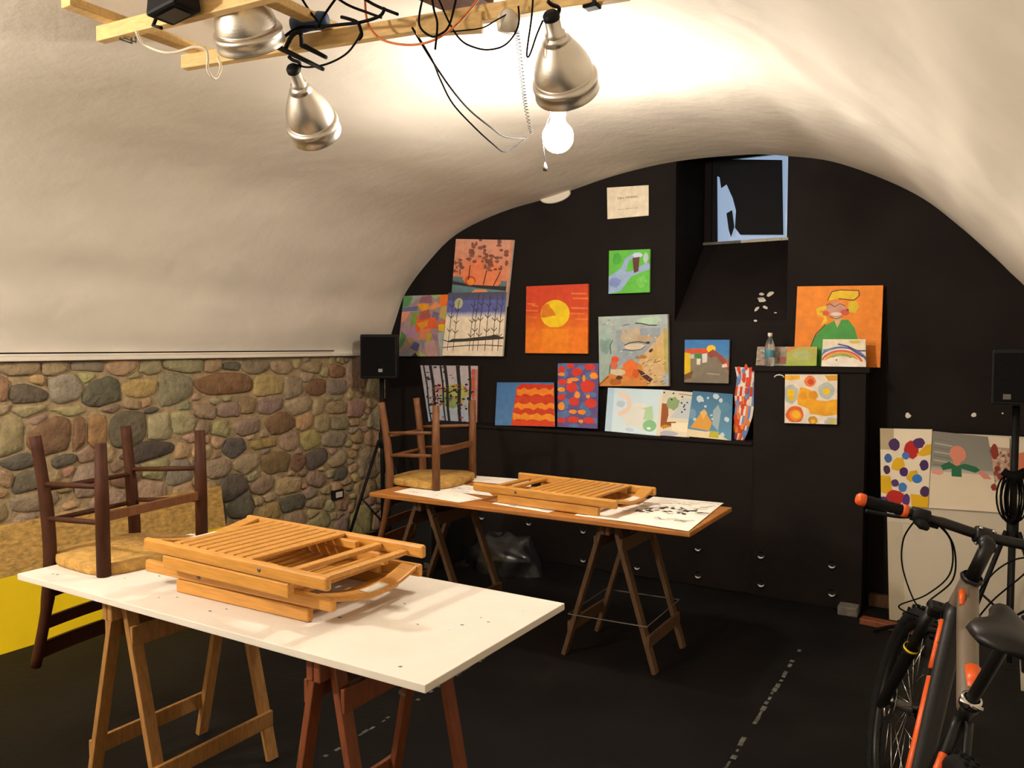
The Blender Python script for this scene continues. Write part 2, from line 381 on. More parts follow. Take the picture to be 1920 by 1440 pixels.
# window at the back of the niche
wi = MB(); t = .03
for a, b in (((WX0,WZ0),(WX1,WZ0)),((WX0,WZ1),(WX1,WZ1)),((WX0,WZ0),(WX0,WZ1)),((WX1,WZ0),(WX1,WZ1))):
    wi.box((min(a[0],b[0])-.012, WY+.05, min(a[1],b[1])-.012),(max(a[0],b[0])+.012, WY+.08, max(a[1],b[1])+.012))
win = struct(wi, 'window_1', 'frameblack', 'small window high in the niche, mostly blacked out', origin=(WX0,WY,WZ0))
gl = MB(); gl.box((WX0,WY+.06,WZ0),(WX1,WY+.066,WZ1)); tag(gl.build('pane','glass',win))
si = MB(); random.seed(5)
x = WX0-.05
while x < WX1-.02:
    x1 = min(WX1+.02, x + random.uniform(.06,.16)); si.box((x,WY-.035,WZ0+.0),(x1,WY+.02,WZ0+.016+.006*random.random()), mi=random.choice((0,0,1))); x = x1
tag(si.build('window_sill',['pale','rock'],win,bevel=.003),'pale worn window sill')
# black cloth that leaves slits of daylight
cl = MB(); Yc = WY + .02
def cp(px, py): q = at(px,py,Y=Yc); return (q.x, q.z)
poly = [cp(1330,298),cp(1466,300),cp(1468,440),cp(1388,440),cp(1378,427),cp(1380,395),cp(1374,372),cp(1362,345),cp(1352,352),cp(1349,332),cp(1344,330),cp(1345,470),cp(1330,470)]
cl.add([(x,Yc,z) for x, z in poly]+[(x,Yc+.012,z) for x, z in poly], [tuple(range(len(poly)))[::-1], tuple(range(len(poly),2*len(poly)))] + [(i,(i+1)%len(poly),len(poly)+(i+1)%len(poly),len(poly)+i) for i in range(len(poly))])
p2 = [cp(1362,400),cp(1372,394),cp(1376,425),cp(1370,444),cp(1366,430)]
cl.add([(x,Yc+.002,z) for x, z in p2]+[(x,Yc+.012,z) for x, z in p2], [(4,3,2,1,0),(5,6,7,8,9)] + [(i,(i+1)%5,5+(i+1)%5,5+i) for i in range(5)])
tag(cl.build('blackout_cloth','cloth'),'torn black cloth hung over the small window in the niche','cloth')

# lower panelling with its ledge, and the pier
PX0, PX1 = -1.335, -.688
lo = MB(); lo.box((XL+.62,YL,0),(PX0+.01,YW+.01,LEDGE-.02)); lo.box((XL+.60,YL-.012,LEDGE-.022),(PX0,YW+.01,LEDGE))
lowp = struct(lo, 'trim_2', 'black', 'black panelling along the end wall with a picture ledge on top', bevel=.006)
pi = MB(); pi.box((PX0,YL,0),(PX1,YW+.01,PIER-.03)); pi.box((PX0-.01,YL-.015,PIER-.03),(PX1+.02,YW+.01,PIER))
for (px,py,rr) in ((1461,714,.028),(1577,715,.02),(1460,785,.02),(1577,785,.02)):
    q = at(px,py,Y=YL); pi.lathe([(rr,-.002),(rr*.85,-.004),(rr*.8,.004),(0,.004)], q, (0,1,0), 18, mi=1)
q = at(1461,709,Y=YL-.004); pi.tube([q+V((.03*math.cos(a),0,.02*math.sin(a))) for a in [R(x) for x in range(10,171,16)]], .0045, 6, mi=2)
pier = struct(pi, 'trim_3', ['black','cloth','white'], 'black boxed pier with a flat shelf top', bevel=.004)
# round openings with pale lower lips, two rows
for row, (z0,) in enumerate(((None,),(None,))):
    pts = ((904,972),(992,983),(1094,998),(1195,1014),(1309,1031),(1427,1045),(1560,1063)) if row == 0 else ((904,1024),(992,1035),(1094,1052),(1195,1066),(1309,1082),(1427,1098),(1560,1116))
    for (px,py) in pts:
        q = at(px,py,Y=YL); hb = MB()
        c_ = q + V((0,-.002,.016))
        hb.lathe([(.030,-.003),(.024,-.005),(.022,.001),(0,.001)], c_, (0,1,0), 20)
        hb.tube([c_ + V((.019*math.cos(a),-.006,.019*math.sin(a))) for a in [R(x) for x in range(205,341,15)]], [.0015,.003,.0045,.0055,.006,.0055,.0045,.003,.002,.0015][:len(range(205,341,15))], 6, mi=1)
        hb.build('vent_hole', ['cloth','white'], pier if px > 1415 else lowp)
sk = MB(); sk.box((PX1+.02,YW-.06,0),(XR,YW,.07)); struct(sk, 'baseboard_back', 'greyw', 'brown skirting behind the white panel', bevel=.004)

# ------------------------------------------------------------------ pictures
GAIN = 1.15
def pc_(h): return tuple(min(.92, x*GAIN) for x in lin(h))
class Pic:
    def __init__(s, TL, TR, BR, BL, th, mat_='paint'):
        s.q = [V(p) for p in (TL,TR,BR,BL)]; s.n = (s.q[1]-s.q[0]).cross(s.q[3]-s.q[0]).normalized(); s.th = th; s.mb = MB(); s.k = 0; s.mat = mat_
        if s.n.dot(EYE - s.q[0]) < 0: s.n = -s.n
        d = s.q[2] - s.q[0]; s.q[2] = s.q[2] - s.n*d.dot(s.n)      # keep the four corners in one plane
    def P(s, u, v, off=0):
        a,b,c,d = s.q; return (a*(1-u)+b*u)*(1-v) + (d*(1-u)+c*u)*v + s.n*off
    def base(s, col, edge=None):
        b = [s.P(u,v,-s.th) for u, v in ((0,1),(1,1),(1,0),(0,0))]; f = [s.P(u,v,0) for u, v in ((0,1),(1,1),(1,0),(0,0))]
        c = pc_(col); e = pc_(edge) if edge else c
        s.mb.add(b+f, [(0,1,5,4),(1,2,6,5),(2,3,7,6),(3,0,4,7),(3,2,1,0)], col=e); s.mb.add(f, [(0,1,2,3)], col=c); return s
    def o(s): s.k += 1; return .0006 + s.k*.00005
    def p(s, col, *uv):
        o = s.o(); pts = [s.P(min(1,max(0,u)), min(1,max(0,v)), o) for u, v in uv]
        s.mb.add(pts, [tuple(range(len(pts)))], col=pc_(col)); return s
    def c(s, col, u, v, ru, rv=None, n=16, a=0):
        rv = rv or ru; ca, sa = math.cos(R(a)), math.sin(R(a))
        return s.p(col, *[(u + ru*math.cos(t)*ca - rv*math.sin(t)*sa, v + ru*math.cos(t)*sa + rv*math.sin(t)*ca) for t in [2*math.pi*i/n for i in range(n)]])
    def blob(s, col, u, v, ru, rv, seed=0, j=.2):
        rn = random.Random(seed); return s.p(col, *[(u + ru*rn.uniform(1-j,1+j)*math.cos(t), v + rv*rn.uniform(1-j,1+j)*math.sin(t)) for t in [2*math.pi*i/14 for i in range(14)]])
    def g(s, c1, c2, u0=0, v0=0, u1=1, v1=1):
        o = s.o(); a, b = pc_(c1), pc_(c2)
        s.mb.add([s.P(u0,v0,o),s.P(u1,v0,o),s.P(u1,v1,o),s.P(u0,v1,o)], [(0,1,2,3)], col=[a,a,b,b]); return s
    def l(s, col, wd, *uv):
        o = s.o(); W = (s.q[1]-s.q[0]).length; H = (s.q[3]-s.q[0]).length; c = pc_(col)
        for (a, b) in zip(uv, uv[1:]):
            dx, dy = (b[0]-a[0])*W, (b[1]-a[1])*H; L = math.hypot(dx,dy) or 1; nx, ny = -dy/L*wd/2/W, dx/L*wd/2/H
            q = [(a[0]+nx, a[1]+ny),(a[0]-nx, a[1]-ny),(b[0]-nx, b[1]-ny),(b[0]+nx, b[1]+ny)]
            s.mb.add([s.P(min(1,max(0,u)),min(1,max(0,v)),o) for u, v in q], [(0,1,2,3)], col=c)
        return s
    def done(s, name, label, cat, group): return tag(s.mb.build(name, s.mat), label, cat, group)
def wallq(tl, tr, br, bl, yt, yb=None, off=0):
    yb = yt if yb is None else yb
    return [at(*tl,Y=yt-off), at(*tr,Y=yt-off), at(*br,Y=yb-off), at(*bl,Y=yb-off)]
GW = 'paintings fixed to the black end wall'; GL = 'pictures leaning on the wall ledge'; GP = 'pictures on the pier shelf'; GS = 'paintings taped above the pale panel'
# sunset behind bare trees
P = Pic(*wallq((855,448),(963,450),(950,575),(846,560),YW-.03),.02).base('#c98a68','#cfc7bb')
P.g('#d49a80','#d87a50',0,0,.96,.70).g('#5f7a80','#55666a',0,.62,.96,.72).blob('#e07e50',.52,.55,.36,.27,1,.08).g('#5f7e86','#4f6468',0,.76,.96,1).p('#d98a58',(.2,1),(.42,.8),(.62,.78),(.8,1))
P.p('#2c2826',(0,.70),(.35,.73),(.96,.70),(.96,.765),(.5,.77),(0,.76)).c('#c8502c',.32,.665,.10,.08).c('#f08a22',.33,.68,.065,.055)
for (u,b_,tp,dv) in ((.10,.56,.35,-.02),(.30,.42,.10,.03),(.42,.36,.04,.12),(.60,.5,.25,.02),(.72,.5,.25,-.04),(.82,.5,.03,.06)):
    for k in range(9):
        rn = random.Random(k*7+int(u*100)); P.blob('#8a5444' if k % 2 else '#7a4a3c', u+rn.uniform(-.07,.07)+dv*k/9, tp+(b_-tp)*k/9+rn.uniform(-.03,.03), rn.uniform(.02,.05), rn.uniform(.015,.045), k)
for (a,b) in (((.30,.42),(.29,.66)),((.60,.48),(.56,.71)),((.84,.48),(.74,.71)),((.12,.5),(.13,.58))): P.l('#5a352c',.009,a,b)
P.done('painting','tall peach sunset painting with bare trees over dark water','painting',GW)
# blue night and snow
P = Pic(*wallq((841,549),(950,547),(942,668),(829,667),YW-.056),.02).base('#e3d6bf','#d9cdb8')
P.g('#4b4a50','#4d5283',0,0,1,.12).g('#575f9a','#5a60a0',0,.12,1,.30).g('#5a60a0','#e6dcc8',0,.30,1,.40).c('#a9ac7c',.20,.17,.075,.085).g('#e6d8bd','#e4d2bb',0,.40,1,1)
for (u,t_) in ((.09,.05),(.19,.12),(.46,.1),(.52,.03),(.60,.04),(.72,.06),(.84,.08),(.93,.06)):
    P.l('#34324a',.006,(u+.02,t_),(u,.40)).l('#4a4234',.0055,(u,.40),(u-.01,.92))
    for k in range(3):
        vv = .25 + .2*k + .05*math.sin(u*40+k); P.l('#3a362e',.006,(u-.05,vv-.05),(u,vv),(u+.045,vv-.05))
P.p('#37332a',(0,.74),(.08,.765),(.16,.73),(.35,.725),(.6,.70),(.78,.68),(.86,.66),(.95,.70),(1,.695),(1,.73),(.7,.75),(.3,.775),(.1,.785),(0,.755))
P.l('#3a3026',.006,(0,.87),(.2,.85),(.4,.835),(.7,.825),(1,.84))
P.done('painting','square painting of thin trees, blue night sky and white snow','painting',GW)
# colour facets
P = Pic(*wallq((757,555),(842,552),(830,668),(745,668),YW-.03),.02).base('#9a7f80','#a59a88')
fac = [('#4f8a50',(0,0),(.22,.02),(.14,.16),(0,.22)),('#8fa092',(.2,0),(.42,0),(.2,.14)),('#8a5a6a',(.4,.03),(.62,0),(.66,.13),(.36,.12)),('#e07010',(.8,0),(1,0),(1,.17),(.84,.2)),('#8fae70',(.6,0),(.84,0),(.72,.07)),
 ('#5a6590',(.02,.2),(.35,.17),(.33,.25),(.0,.26)),('#d08a68',(0,.27),(.2,.25),(.08,.42),(0,.44)),('#d99010',(.32,.14),(.58,.14),(.62,.22),(.45,.26)),('#d98850',(.6,.2),(.74,.1),(.86,.19),(.64,.24)),
 ('#74903c',(.22,.28),(.4,.27),(.36,.46),(.22,.5)),('#a5524a',(.4,.27),(.6,.24),(.66,.38),(.42,.4)),('#b9a050',(.86,.2),(1,.18),(1,.42),(.84,.36)),('#6a6080',(.7,.26),(.84,.3),(.82,.42),(.68,.36)),
 ('#d45828',(.36,.3),(.42,.4),(.76,.36),(.84,.54),(.62,.56),(.34,.62)),('#d08a18',(.36,.46),(.62,.40),(.6,.50),(.48,.56)),('#e0502c',(.84,.44),(1,.44),(1,.50),(.84,.52)),('#d0b410',(.84,.48),(.98,.48),(.98,.60),(.86,.58)),
 ('#a07890',(.16,.52),(.36,.54),(.36,.72),(.1,.66)),('#cf7a52',(.46,.56),(.7,.54),(.66,.7),(.44,.74)),('#4a7c44',(.04,.58),(.16,.66),(.1,.82),(0,.92)),('#ae9c22',(.6,.62),(.72,.64),(.7,.76),(.62,.76)),
 ('#b2a030',(.18,.7),(.34,.72),(.26,.8)),('#585a8a',(.36,.76),(.48,.8),(.44,.92),(.26,.86)),('#6c8088',(.46,.72),(.6,.76),(.56,.88)),('#7e8a8e',(.24,.86),(.34,.96),(.3,1),(.06,1)),('#a0a864',(.46,.9),(.66,1),(.38,1)),
 ('#b08a84',(.58,.78),(.78,.74),(.9,1),(.66,1)),('#9aa09a',(.84,.62),(1,.6),(1,1),(.95,1)),('#886a80',(.72,.62),(.84,.66),(.86,.76),(.76,.72)),('#34302e',(.4,.94),(.46,1),(.32,1))]
for c_, *uv in fac: P.p(c_, *uv)
P.done('painting','small painting of orange, green and mauve facets by the left arch','painting',GW)
# orange setting sun
P = Pic(*wallq((987,537),(1103,532),(1102,663),(985,662),YW-.03),.02).base('#d85c14','#c65a18')
P.g('#c83c18','#cc4c10').g('#cf4e0c','#dc6a08',0,.4,1,.63).g('#e0700a','#e67a08',0,.62,1,1)
for (v,u0,u1) in ((.13,.74,.98),(.20,.76,1),(.26,.02,.16),(.29,.1,.2),(.34,.74,1),(.42,.72,.95),(.36,0,.2),(.46,.05,.18),(.50,.8,1)): P.l('#dc7030',.012,(u0,v),(u1,v+.01))
P.c('#e8c20a',.48,.42,.235,.205,24).p('#d07808',(.27,.30),(.36,.26),(.5,.44),(.34,.47),(.25,.47)).p('#e0720a',(.24,.63),(.74,.63),(.72,.60),(.66,.615),(.3,.615)).g('#e88408','#e67c08',.27,.64,.7,1)
P.done('painting','orange painting of a half set yellow sun over water','painting',GW)
# birch trunks
P = Pic(*wallq((788,685),(896,686),(894,810),(806,806),YW-.03),.02).base('#bcb4b0','#5a3028')
P.g('#b5a9ac','#a9b0b4',0,0,1,1).blob('#a8a855',.58,.42,.24,.16,2).blob('#7f9a5a',.5,.55,.2,.1,3).blob('#c08a80',.3,.36,.1,.08,4).g('#9fa9b8','#a9b4c0',0,.68,.9,1).g('#b08070','#a08078',.9,.05,1,1)
for (u,wd) in ((.06,.016),(.18,.03),(.36,.018),(.44,.030),(.66,.036),(.86,.024)):
    P.l('#1c1a1b',wd,(u,0),(u+.015,.3),(u-.01,.65),(u+.01,1))
rn = random.Random(4)
for k in range(120): P.blob('#1f1c1c' if k % 4 else '#a04a40', rn.uniform(.05,.92), rn.choice((rn.uniform(.3,.62),rn.uniform(0,.95))), rn.uniform(.012,.04), rn.uniform(.007,.018), k)
for v in (.1,.24,.33,.45,.2): P.blob('#c0503c',.93,v,.03,.05,int(v*100))
P.done('painting','painting of black birch trunks with yellow green leaves behind the upturned chair','painting',GW)
# printed notice
P = Pic(*wallq((1138,352),(1216,347),(1216,404),(1139,411),YW-.006),.004).base('#e2d5bb')
for (u0,u1,v,hh) in ((.27,.33,.37,.06),(.34,.41,.37,.06),(.46,.52,.36,.06),(.53,.60,.36,.06),(.61,.66,.36,.06),(.67,.73,.36,.06)):
    P.l('#a08f74',.004,(u0,v-hh/2),(u0,v+hh/2)).l('#a08f74',.004,(u1,v-hh/2),(u1,v+hh/2)).l('#a08f74',.004,(u0,v),(u1,v)).l('#ac9c82',.003,(u0,v-hh/2),(u1,v-hh/2))
for (u0,u1) in ((.27,.32),(.325,.4),(.45,.53),(.54,.62),(.63,.67),(.68,.75)): P.l('#b09f86',.0045,(u0,.735-.02*u0),(u1,.73-.02*u1))
P.done('notice','small white printed notice high on the black wall','notice',GW)
# green field with stream
P = Pic(*wallq((1142,470),(1219,467),(1218,548),(1141,551),YW-.03),.02).base('#5ab43c','#6a8a5a')
P.p('#8fa8c8',(0,.6),(.3,.42),(.4,.2),(.6,.08),(.75,.06),(.72,.2),(.5,.24),(.42,.5),(.55,.5),(.95,.3),(1,.35),(1,.46),(.55,.62),(.3,.95),(0,1)).blob('#7688c0',.16,.74,.14,.12,3).blob('#b8cad4',.7,.12,.12,.06,5).blob('#a8c0b8',.9,.2,.06,.12,6)
P.p('#58302a',(.58,.19),(.75,.17),(.73,.50),(.62,.54)).blob('#6ec050',.8,.75,.12,.14,2).blob('#44a034',.2,.2,.12,.14,8)
P.done('painting','small green painting with a pale stream and a brown post','painting',GW)
# fish and shells abstract
P = Pic(*wallq((1122,594),(1252,589),(1254,724),(1124,724),YW-.05),.03).base('#9aa8a4','#b8b0a0')
P.g('#a3b3ac','#8fa79e',0,0,.22,1).g('#9fb0ac','#a2a6ac',.22,0,1,.3).p('#8f9ba4',(.25,.2),(.9,.18),(.85,.5),(.6,.6),(.3,.7)).blob('#a8c4ac',.74,.08,.16,.06,2).blob('#7f9a94',.1,.4,.08,.14,3).blob('#8fb0a4',.1,.3,.06,.05,13)
P.p('#b3a68e',(.34,.2),(.6,.16),(.62,.36),(.4,.4),(.32,.34)).p('#b39a78',(.55,.28),(.8,.3),(.78,.36),(.6,.38)).p('#c8a878',(.84,.34),(.96,.2),(.96,1),(.5,1),(.6,.62)).p('#aa9c58',(.94,.2),(1,.2),(1,.8),(.94,.8)).blob('#c8a860',.86,.56,.08,.1,2).blob('#a6b0b0',.95,.9,.05,.08,5)
P.p('#c88038',(0,.96),(.2,.78),(.4,.72),(.5,.64),(.62,.7),(.72,.98),(.7,1),(0,1)).blob('#d86a24',.46,.76,.11,.13,4).blob('#c85418',.54,.82,.05,.06,6).c('#dc4c18',.24,.62,.055,.05).c('#c86848',.22,.7,.06,.06).blob('#c8b898',.28,.8,.12,.05,7).blob('#a85c14',.24,.94,.1,.05,8).blob('#4a2c1a',.3,.88,.05,.03,9).blob('#a8701c',.62,.59,.08,.025,10)
P.p('#4a201c',(.56,.76),(.62,.78),(.78,.9),(.74,.95),(.62,.86)).c('#c9bba0',.53,.44,.15,.045,20)
P.l('#4a3428',.007,(.38,.42),(.46,.385),(.58,.37),(.66,.385),(.72,.4)).l('#3c342c',.005,(.36,.48),(.5,.495),(.62,.48),(.68,.44)).c('#4c2420',.72,.39,.03,.018).c('#4c2420',.76,.5,.035,.02,10,-40)
P.l('#4c5450',.005,(.36,.14),(.46,.12)).l('#34362f',.007,(.54,.11),(.62,.115),(.74,.145),(.85,.15)).l('#3a4a40',.006,(.21,.34),(.17,.42),(.18,.54)).l('#3a4438',.006,(.17,.7),(.15,.82)).l('#4a2c1c',.006,(0,.98),(.14,.86))
rn = random.Random(9)
for k in range(46): u = rn.uniform(.6,.95); v = rn.uniform(.62,.98); P.l(rn.choice(('#8a6a40','#e0cfa0','#5a4426','#d8b070')),.004,(u,v),(u+rn.uniform(.02,.06),v-rn.uniform(.005,.03)))
for k in range(26): u = rn.uniform(.04,.95); v = rn.uniform(.03,.6); P.blob(rn.choice(('#b8c4bc','#8898a0','#c8bca8','#98b4a4')),u,v,rn.uniform(.01,.03),rn.uniform(.006,.018),k)
P.done('painting','square grey green abstract painting with a black fish outline and orange rocks','painting',GW)
# village street
P = Pic(*wallq((1284,637),(1368,637),(1366,719),(1283,717),YW-.03),.02).base('#7a725e','#8a8070')
P.g('#2f6fae','#3f80b8',0,0,1,.4).p('#c84a18',(.02,.22),(.3,.2),(.5,.2),(.55,.3),(.4,.33),(0,.32)).c('#e8b810',.60,.21,.10,.09).p('#8c4030',(.48,.34),(.64,.22),(.84,.36),(1,.56),(1,.72),(.78,.48),(.6,.42)).p('#d8b408',(0,.3),(.14,.32),(.14,.82),(0,.86)).p('#c0b89c',(.12,.34),(.22,.34),(.22,.44),(.12,.44)).p('#3c7a34',(.24,.32),(.38,.31),(.38,.44),(.24,.42))
P.p('#d8d0c0',(.28,.44),(.37,.44),(.36,.58),(.28,.58)).p('#d0ccc4',(.4,.33),(.52,.31),(.51,.52),(.41,.54)).p('#6c4a24',(0,.82),(.2,.72),(.16,.9),(0,.94)).p('#786e5c',(.62,.4),(.72,.38),(1,.82),(1,1),(.14,1),(.5,.6)).c('#c8502c',.94,.58,.06,.07).p('#d0ccc0',(.85,.57),(.95,.55),(.97,.62),(.85,.64)).l('#9a9080',.01,(.5,.78),(.8,.80))
P.done('painting','small painting of a grey street between yellow and red houses','painting',GW)
# leaning on the ledge
yb, yt = YL+.035, YW-.04
P = Pic(at(932,717,Y=yt),at(1038,717,Y=yt),at(1040,800,Y=yb),at(928,797,Y=yb),.006).base('#3f70a4','#c8c0b0')
P.g('#3c6ca0','#4a78a8').p('#c02c10',(.36,.1),(.46,.03),(1,.05),(1,1),(.28,1))
for k,(v,cl_) in enumerate(((.18,'#dc7c14'),(.36,'#c43a10'),(.52,'#e08414'),(.64,'#c03410'),(.76,'#e08a18'),(.9,'#c83a10'))):
    up_ = [(.38-.1*v + (1-.38+.1*v)*i/10, v - .03 + .035*math.sin(i*2.3+k)) for i in range(11)]
    P.p(cl_, *up_, *[(u, min(1, v + .11 + .035*math.sin(i*2+k*2))) for i, (u, _) in reversed(list(enumerate(up_)))])
P.done('painting','blue painting with a hill of wavy red and orange bands on the ledge','painting',GL)
P = Pic(at(1046,681,Y=YW-.03),at(1122,681,Y=YW-.03),at(1120,804,Y=yb),at(1045,800,Y=yb),.012).base('#5a4a80','#6a5a70')
rn = random.Random(21)
for k in range(28): P.blob('#4f6c9c',rn.random(),rn.random(),rn.uniform(.06,.12),rn.uniform(.03,.07),k)
for (u,v,a,b) in ((.1,.1,.09,.05),(.32,.04,.1,.04),(.48,.14,.13,.07),(.8,.06,.14,.05),(.12,.3,.12,.05),(.36,.38,.14,.08),(.75,.36,.18,.1),(.1,.54,.1,.05),(.42,.6,.13,.07),(.84,.62,.15,.07),(.1,.9,.12,.04),(.4,.88,.15,.05),(.8,.88,.14,.05),(.9,.18,.08,.06)):
    P.blob('#c8301c',u,v,a,b,int(u*100),.12)
for (u,v,a,b) in ((.1,.18,.09,.03),(.4,.26,.14,.03),(.9,.2,.1,.05),(.1,.42,.1,.04),(.5,.5,.07,.05),(.76,.52,.05,.03),(.1,.68,.08,.07),(.4,.76,.1,.035),(.62,.76,.1,.04),(.6,.9,.06,.03),(.3,.3,.06,.02),(.66,.24,.04,.05)):
    P.blob('#e08a20',u,v,a,b,int(v*100),.15)
P.done('painting','upright painting of red and orange blots on violet blue','painting',GL)
P = Pic(at(1140,727,Y=yt),at(1246,731,Y=yt),at(1238,818,Y=yb),at(1134,808,Y=yb),.002,'paper').base('#ccd6d2')
P.g('#bcd2dc','#c8dce4').g('#a6c2d4','#b0cadb',0,0,.12,1).blob('#d2d4cc',.6,.6,.3,.3,1).l('#dcc4b4',.035,(.2,.14),(.36,.17),(.41,.3),(.4,.46),(.3,.55),(.22,.6)).blob('#aebfcd',.26,.36,.08,.08,3)
P.p('#a8c8a0',(.68,.68),(.7,.45),(.62,.44),(.78,.38),(.82,.36),(.86,.66)).c('#7fb684',.80,.80,.12,.13).blob('#d6e2e0',.79,.86,.04,.03,4).blob('#b9c8d8',.45,.92,.08,.05,5).p('#d8ccb4',(.93,.1),(1,.1),(1,1),(.93,.98))
P.done('drawing','pale blue watercolour with a small green figure on the ledge','drawing',GL)
P = Pic(at(1243,731,Y=yt-.012),at(1304,736,Y=yt-.012),at(1292,820,Y=yb-.012),at(1237,816,Y=yb-.012),.002,'paper').base('#ccc6b4')
P.g('#c2beae','#d6cdb4').p('#8c5026',(0,.3),(.2,.3),(.24,.55),(.2,.7),(.5,.68),(.5,.76),(.1,.84),(0,.82)).blob('#82996a',.36,.28,.2,.15,3).p('#b4bcbe',(.6,.14),(1,.16),(.95,.6),(.3,.6),(.5,.4)).p('#bf8426',(0,.8),(.16,.76),(.4,.78),(.1,.86)).blob('#a9a9b4',.3,.95,.3,.06,6).p('#e2d6b8',(.35,.72),(.9,.68),(1,.9),(.4,.88))
for (u,v) in ((.62,.26),(.7,.34),(.74,.4),(.66,.46),(.72,.3),(.8,.24),(.3,.2),(.05,.06),(.34,.06),(.62,.12)): P.blob('#2c2a26',u,v,.03,.018,int(u*99))
P.l('#8a7038',.006,(.5,.06),(.98,.08))
P.done('drawing','narrow paper with a green fish and black specks between watercolours','drawing',GL)
P = Pic(at(1299,733,Y=yt-.024),at(1374,739,Y=yt-.024),at(1371,826,Y=yb-.024),at(1287,818,Y=yb-.024),.002,'paper').base('#487088')
P.g('#3f6a8a','#5a8aa4').blob('#4f7f94',.8,.3,.15,.12,2).p('#c89240',(.06,.80),(.3,.42),(.34,.4),(.55,.66),(.5,.84),(.3,.82)).p('#d2a860',(.24,.46),(.34,.38),(.42,.46),(.34,.6)).p('#d6c6a0',(0,.84),(.4,.86),(.6,.84),(.95,1),(0,1)).p('#b0a83a',(.52,.84),(.72,.84),(.72,.98),(.5,.98)).p('#8fa4ac',(.55,.4),(.66,.26),(.74,.4),(.7,.82),(.56,.7)).blob('#6a8fa8',.06,.5,.1,.12,7)
for (u,v,r_) in ((.2,.16,.08),(.6,.08,.07),(.72,.16,.05),(.4,.13,.03),(.36,.32,.03),(.52,.5,.025),(.55,.58,.025),(.14,.62,.035),(.8,.9,.05),(.28,.2,.03),(.88,.56,.06)): P.blob('#b4c4c8',u,v,r_,r_*.9,int(u*77))
P.done('drawing','deep blue painting with an ochre mountain and white spots','drawing',GL)
# bent red strip, leaning in the corner beside the pier
st_ = MB(); nv = 12; rn = random.Random(2); cols = {}
L_ = [at(1378+a,y,Y=YL+.10) for a, y in ((0,688),(4,706),(2,724),(-1,742),(0,760),(-1,778),(-2,796),(-3,810),(-5,824))]
R_ = [at(1421+a,y,Y=YL+.07) for a, y in ((0,690),(-1,708),(-4,726),(-6,744),(-8,762),(-10,780),(-15,798),(-20,814),(-27,828))]
nu = 8
for i in range(8):
    for j in range(nu):
        q = []
        for (ii,jj) in ((i,j),(i,j+1),(i+1,j+1),(i+1,j)):
            t = jj/nu; q.append(L_[ii].lerp(R_[ii],t) + V((0,-.012*math.sin(math.pi*t*1.0)-.006*math.sin(ii*1.3),0)))
        h = noise.noise(V((i*.9,j*.7,4))); c_ = '#c8401c' if h > .1 else ('#d8cfc4' if h > -.12 else ('#6a80b0' if h > -.3 else '#e07a28'))
        st_.add(q, [(3,2,1,0)], col=pc_(c_)); st_.add([p+V((0,.002,0)) for p in q], [(0,1,2,3)], col=pc_('#cfc6b8'))
for k in range(26):
    t = rn.random()*.86+.06; ii = rn.uniform(0,7.6); i0 = int(ii); f = ii-i0
    ctr = L_[i0].lerp(L_[i0+1],f).lerp(R_[i0].lerp(R_[i0+1],f), t); ctr += V((0,-.012*math.sin(math.pi*t)-.006*math.sin(ii*1.3)-.003-k*.00015,0))
    st_.add([ctr+V((.014*rn.uniform(.6,1.1)*math.cos(a),-.0,.024*rn.uniform(.6,1.1)*math.sin(a))) for a in [2*math.pi*q/10 for q in range(10)]], [tuple(range(9,-1,-1))], col=pc_(rn.choice(('#c83a18','#dc7a28','#c83a18','#6a84b4','#d9d0c8'))))
tag(st_.build('painting','paint'),'curling paper of red, white and blue blots against the pier','painting',GL)
# on the pier
ys_ = YW-.03
P = Pic(at(1495,537,Y=ys_),at(1656,535,Y=ys_),at(1650,689,Y=ys_-.05),at(1488,686,Y=ys_-.05),.025).base('#dc7c0a','#b86a10')
P.g('#e0800c','#d4760a').p('#3c8c34',(.18,.98),(.16,.86),(.22,.66),(.34,.5),(.48,.42),(.62,.42),(.7,.52),(.74,.66),(.74,1),(.18,1)).p('#caa070',(.44,.38),(.56,.38),(.5,.52)).c('#c08a72',.47,.29,.115,.10).p('#dcb808',(.38,.17),(.42,.08),(.5,.06),(.72,.07),(.72,.14),(.66,.17),(.52,.15),(.4,.18)).p('#d0b010',(.62,.2),(.7,.18),(.74,.26),(.7,.34),(.6,.32)).p('#d8b410',(.24,.28),(.36,.24),(.36,.29),(.26,.33),(.36,.33),(.3,.38),(.36,.36),(.38,.44),(.3,.5),(.34,.4),(.26,.36))
P.c('#c84c30',.36,.34,.04,.03).c('#c84c30',.58,.33,.05,.04).c('#d8cabb',.48,.35,.065,.022).l('#4a2c20',.005,(.37,.18),(.42,.07),(.52,.05),(.73,.06),(.74,.12),(.68,.18),(.5,.16)).l('#4a2c20',.004,(.36,.24),(.4,.22),(.46,.26),(.52,.22),(.58,.25)).l('#4a2c20',.004,(.40,.38),(.48,.41),(.56,.38)).l('#2a2018',.005,(.18,.8),(.25,.6),(.36,.48)).c('#4a4a66',.61,.3,.015,.015)
P.done('painting','large orange painting of a yellow haired person in a green jumper','painting',GP)
y2 = YW-.105
P = Pic(at(1420,650,Y=y2),at(1476,650,Y=y2),at(1476,686,Y=y2-.02),at(1417,685,Y=y2-.02),.012).base('#8a7c6a')
rn = random.Random(13)
for k in range(34): P.blob(rn.choice(('#9a8c7a','#6a6a5a','#a08078','#7a5a48','#8fa090')),rn.random(),rn.random(),rn.uniform(.04,.1),rn.uniform(.05,.12),k)
P.blob('#8a4c38',.85,.7,.14,.2,2)
P.done('painting','narrow mottled grey brown painting behind the plastic bottle','painting',GP)
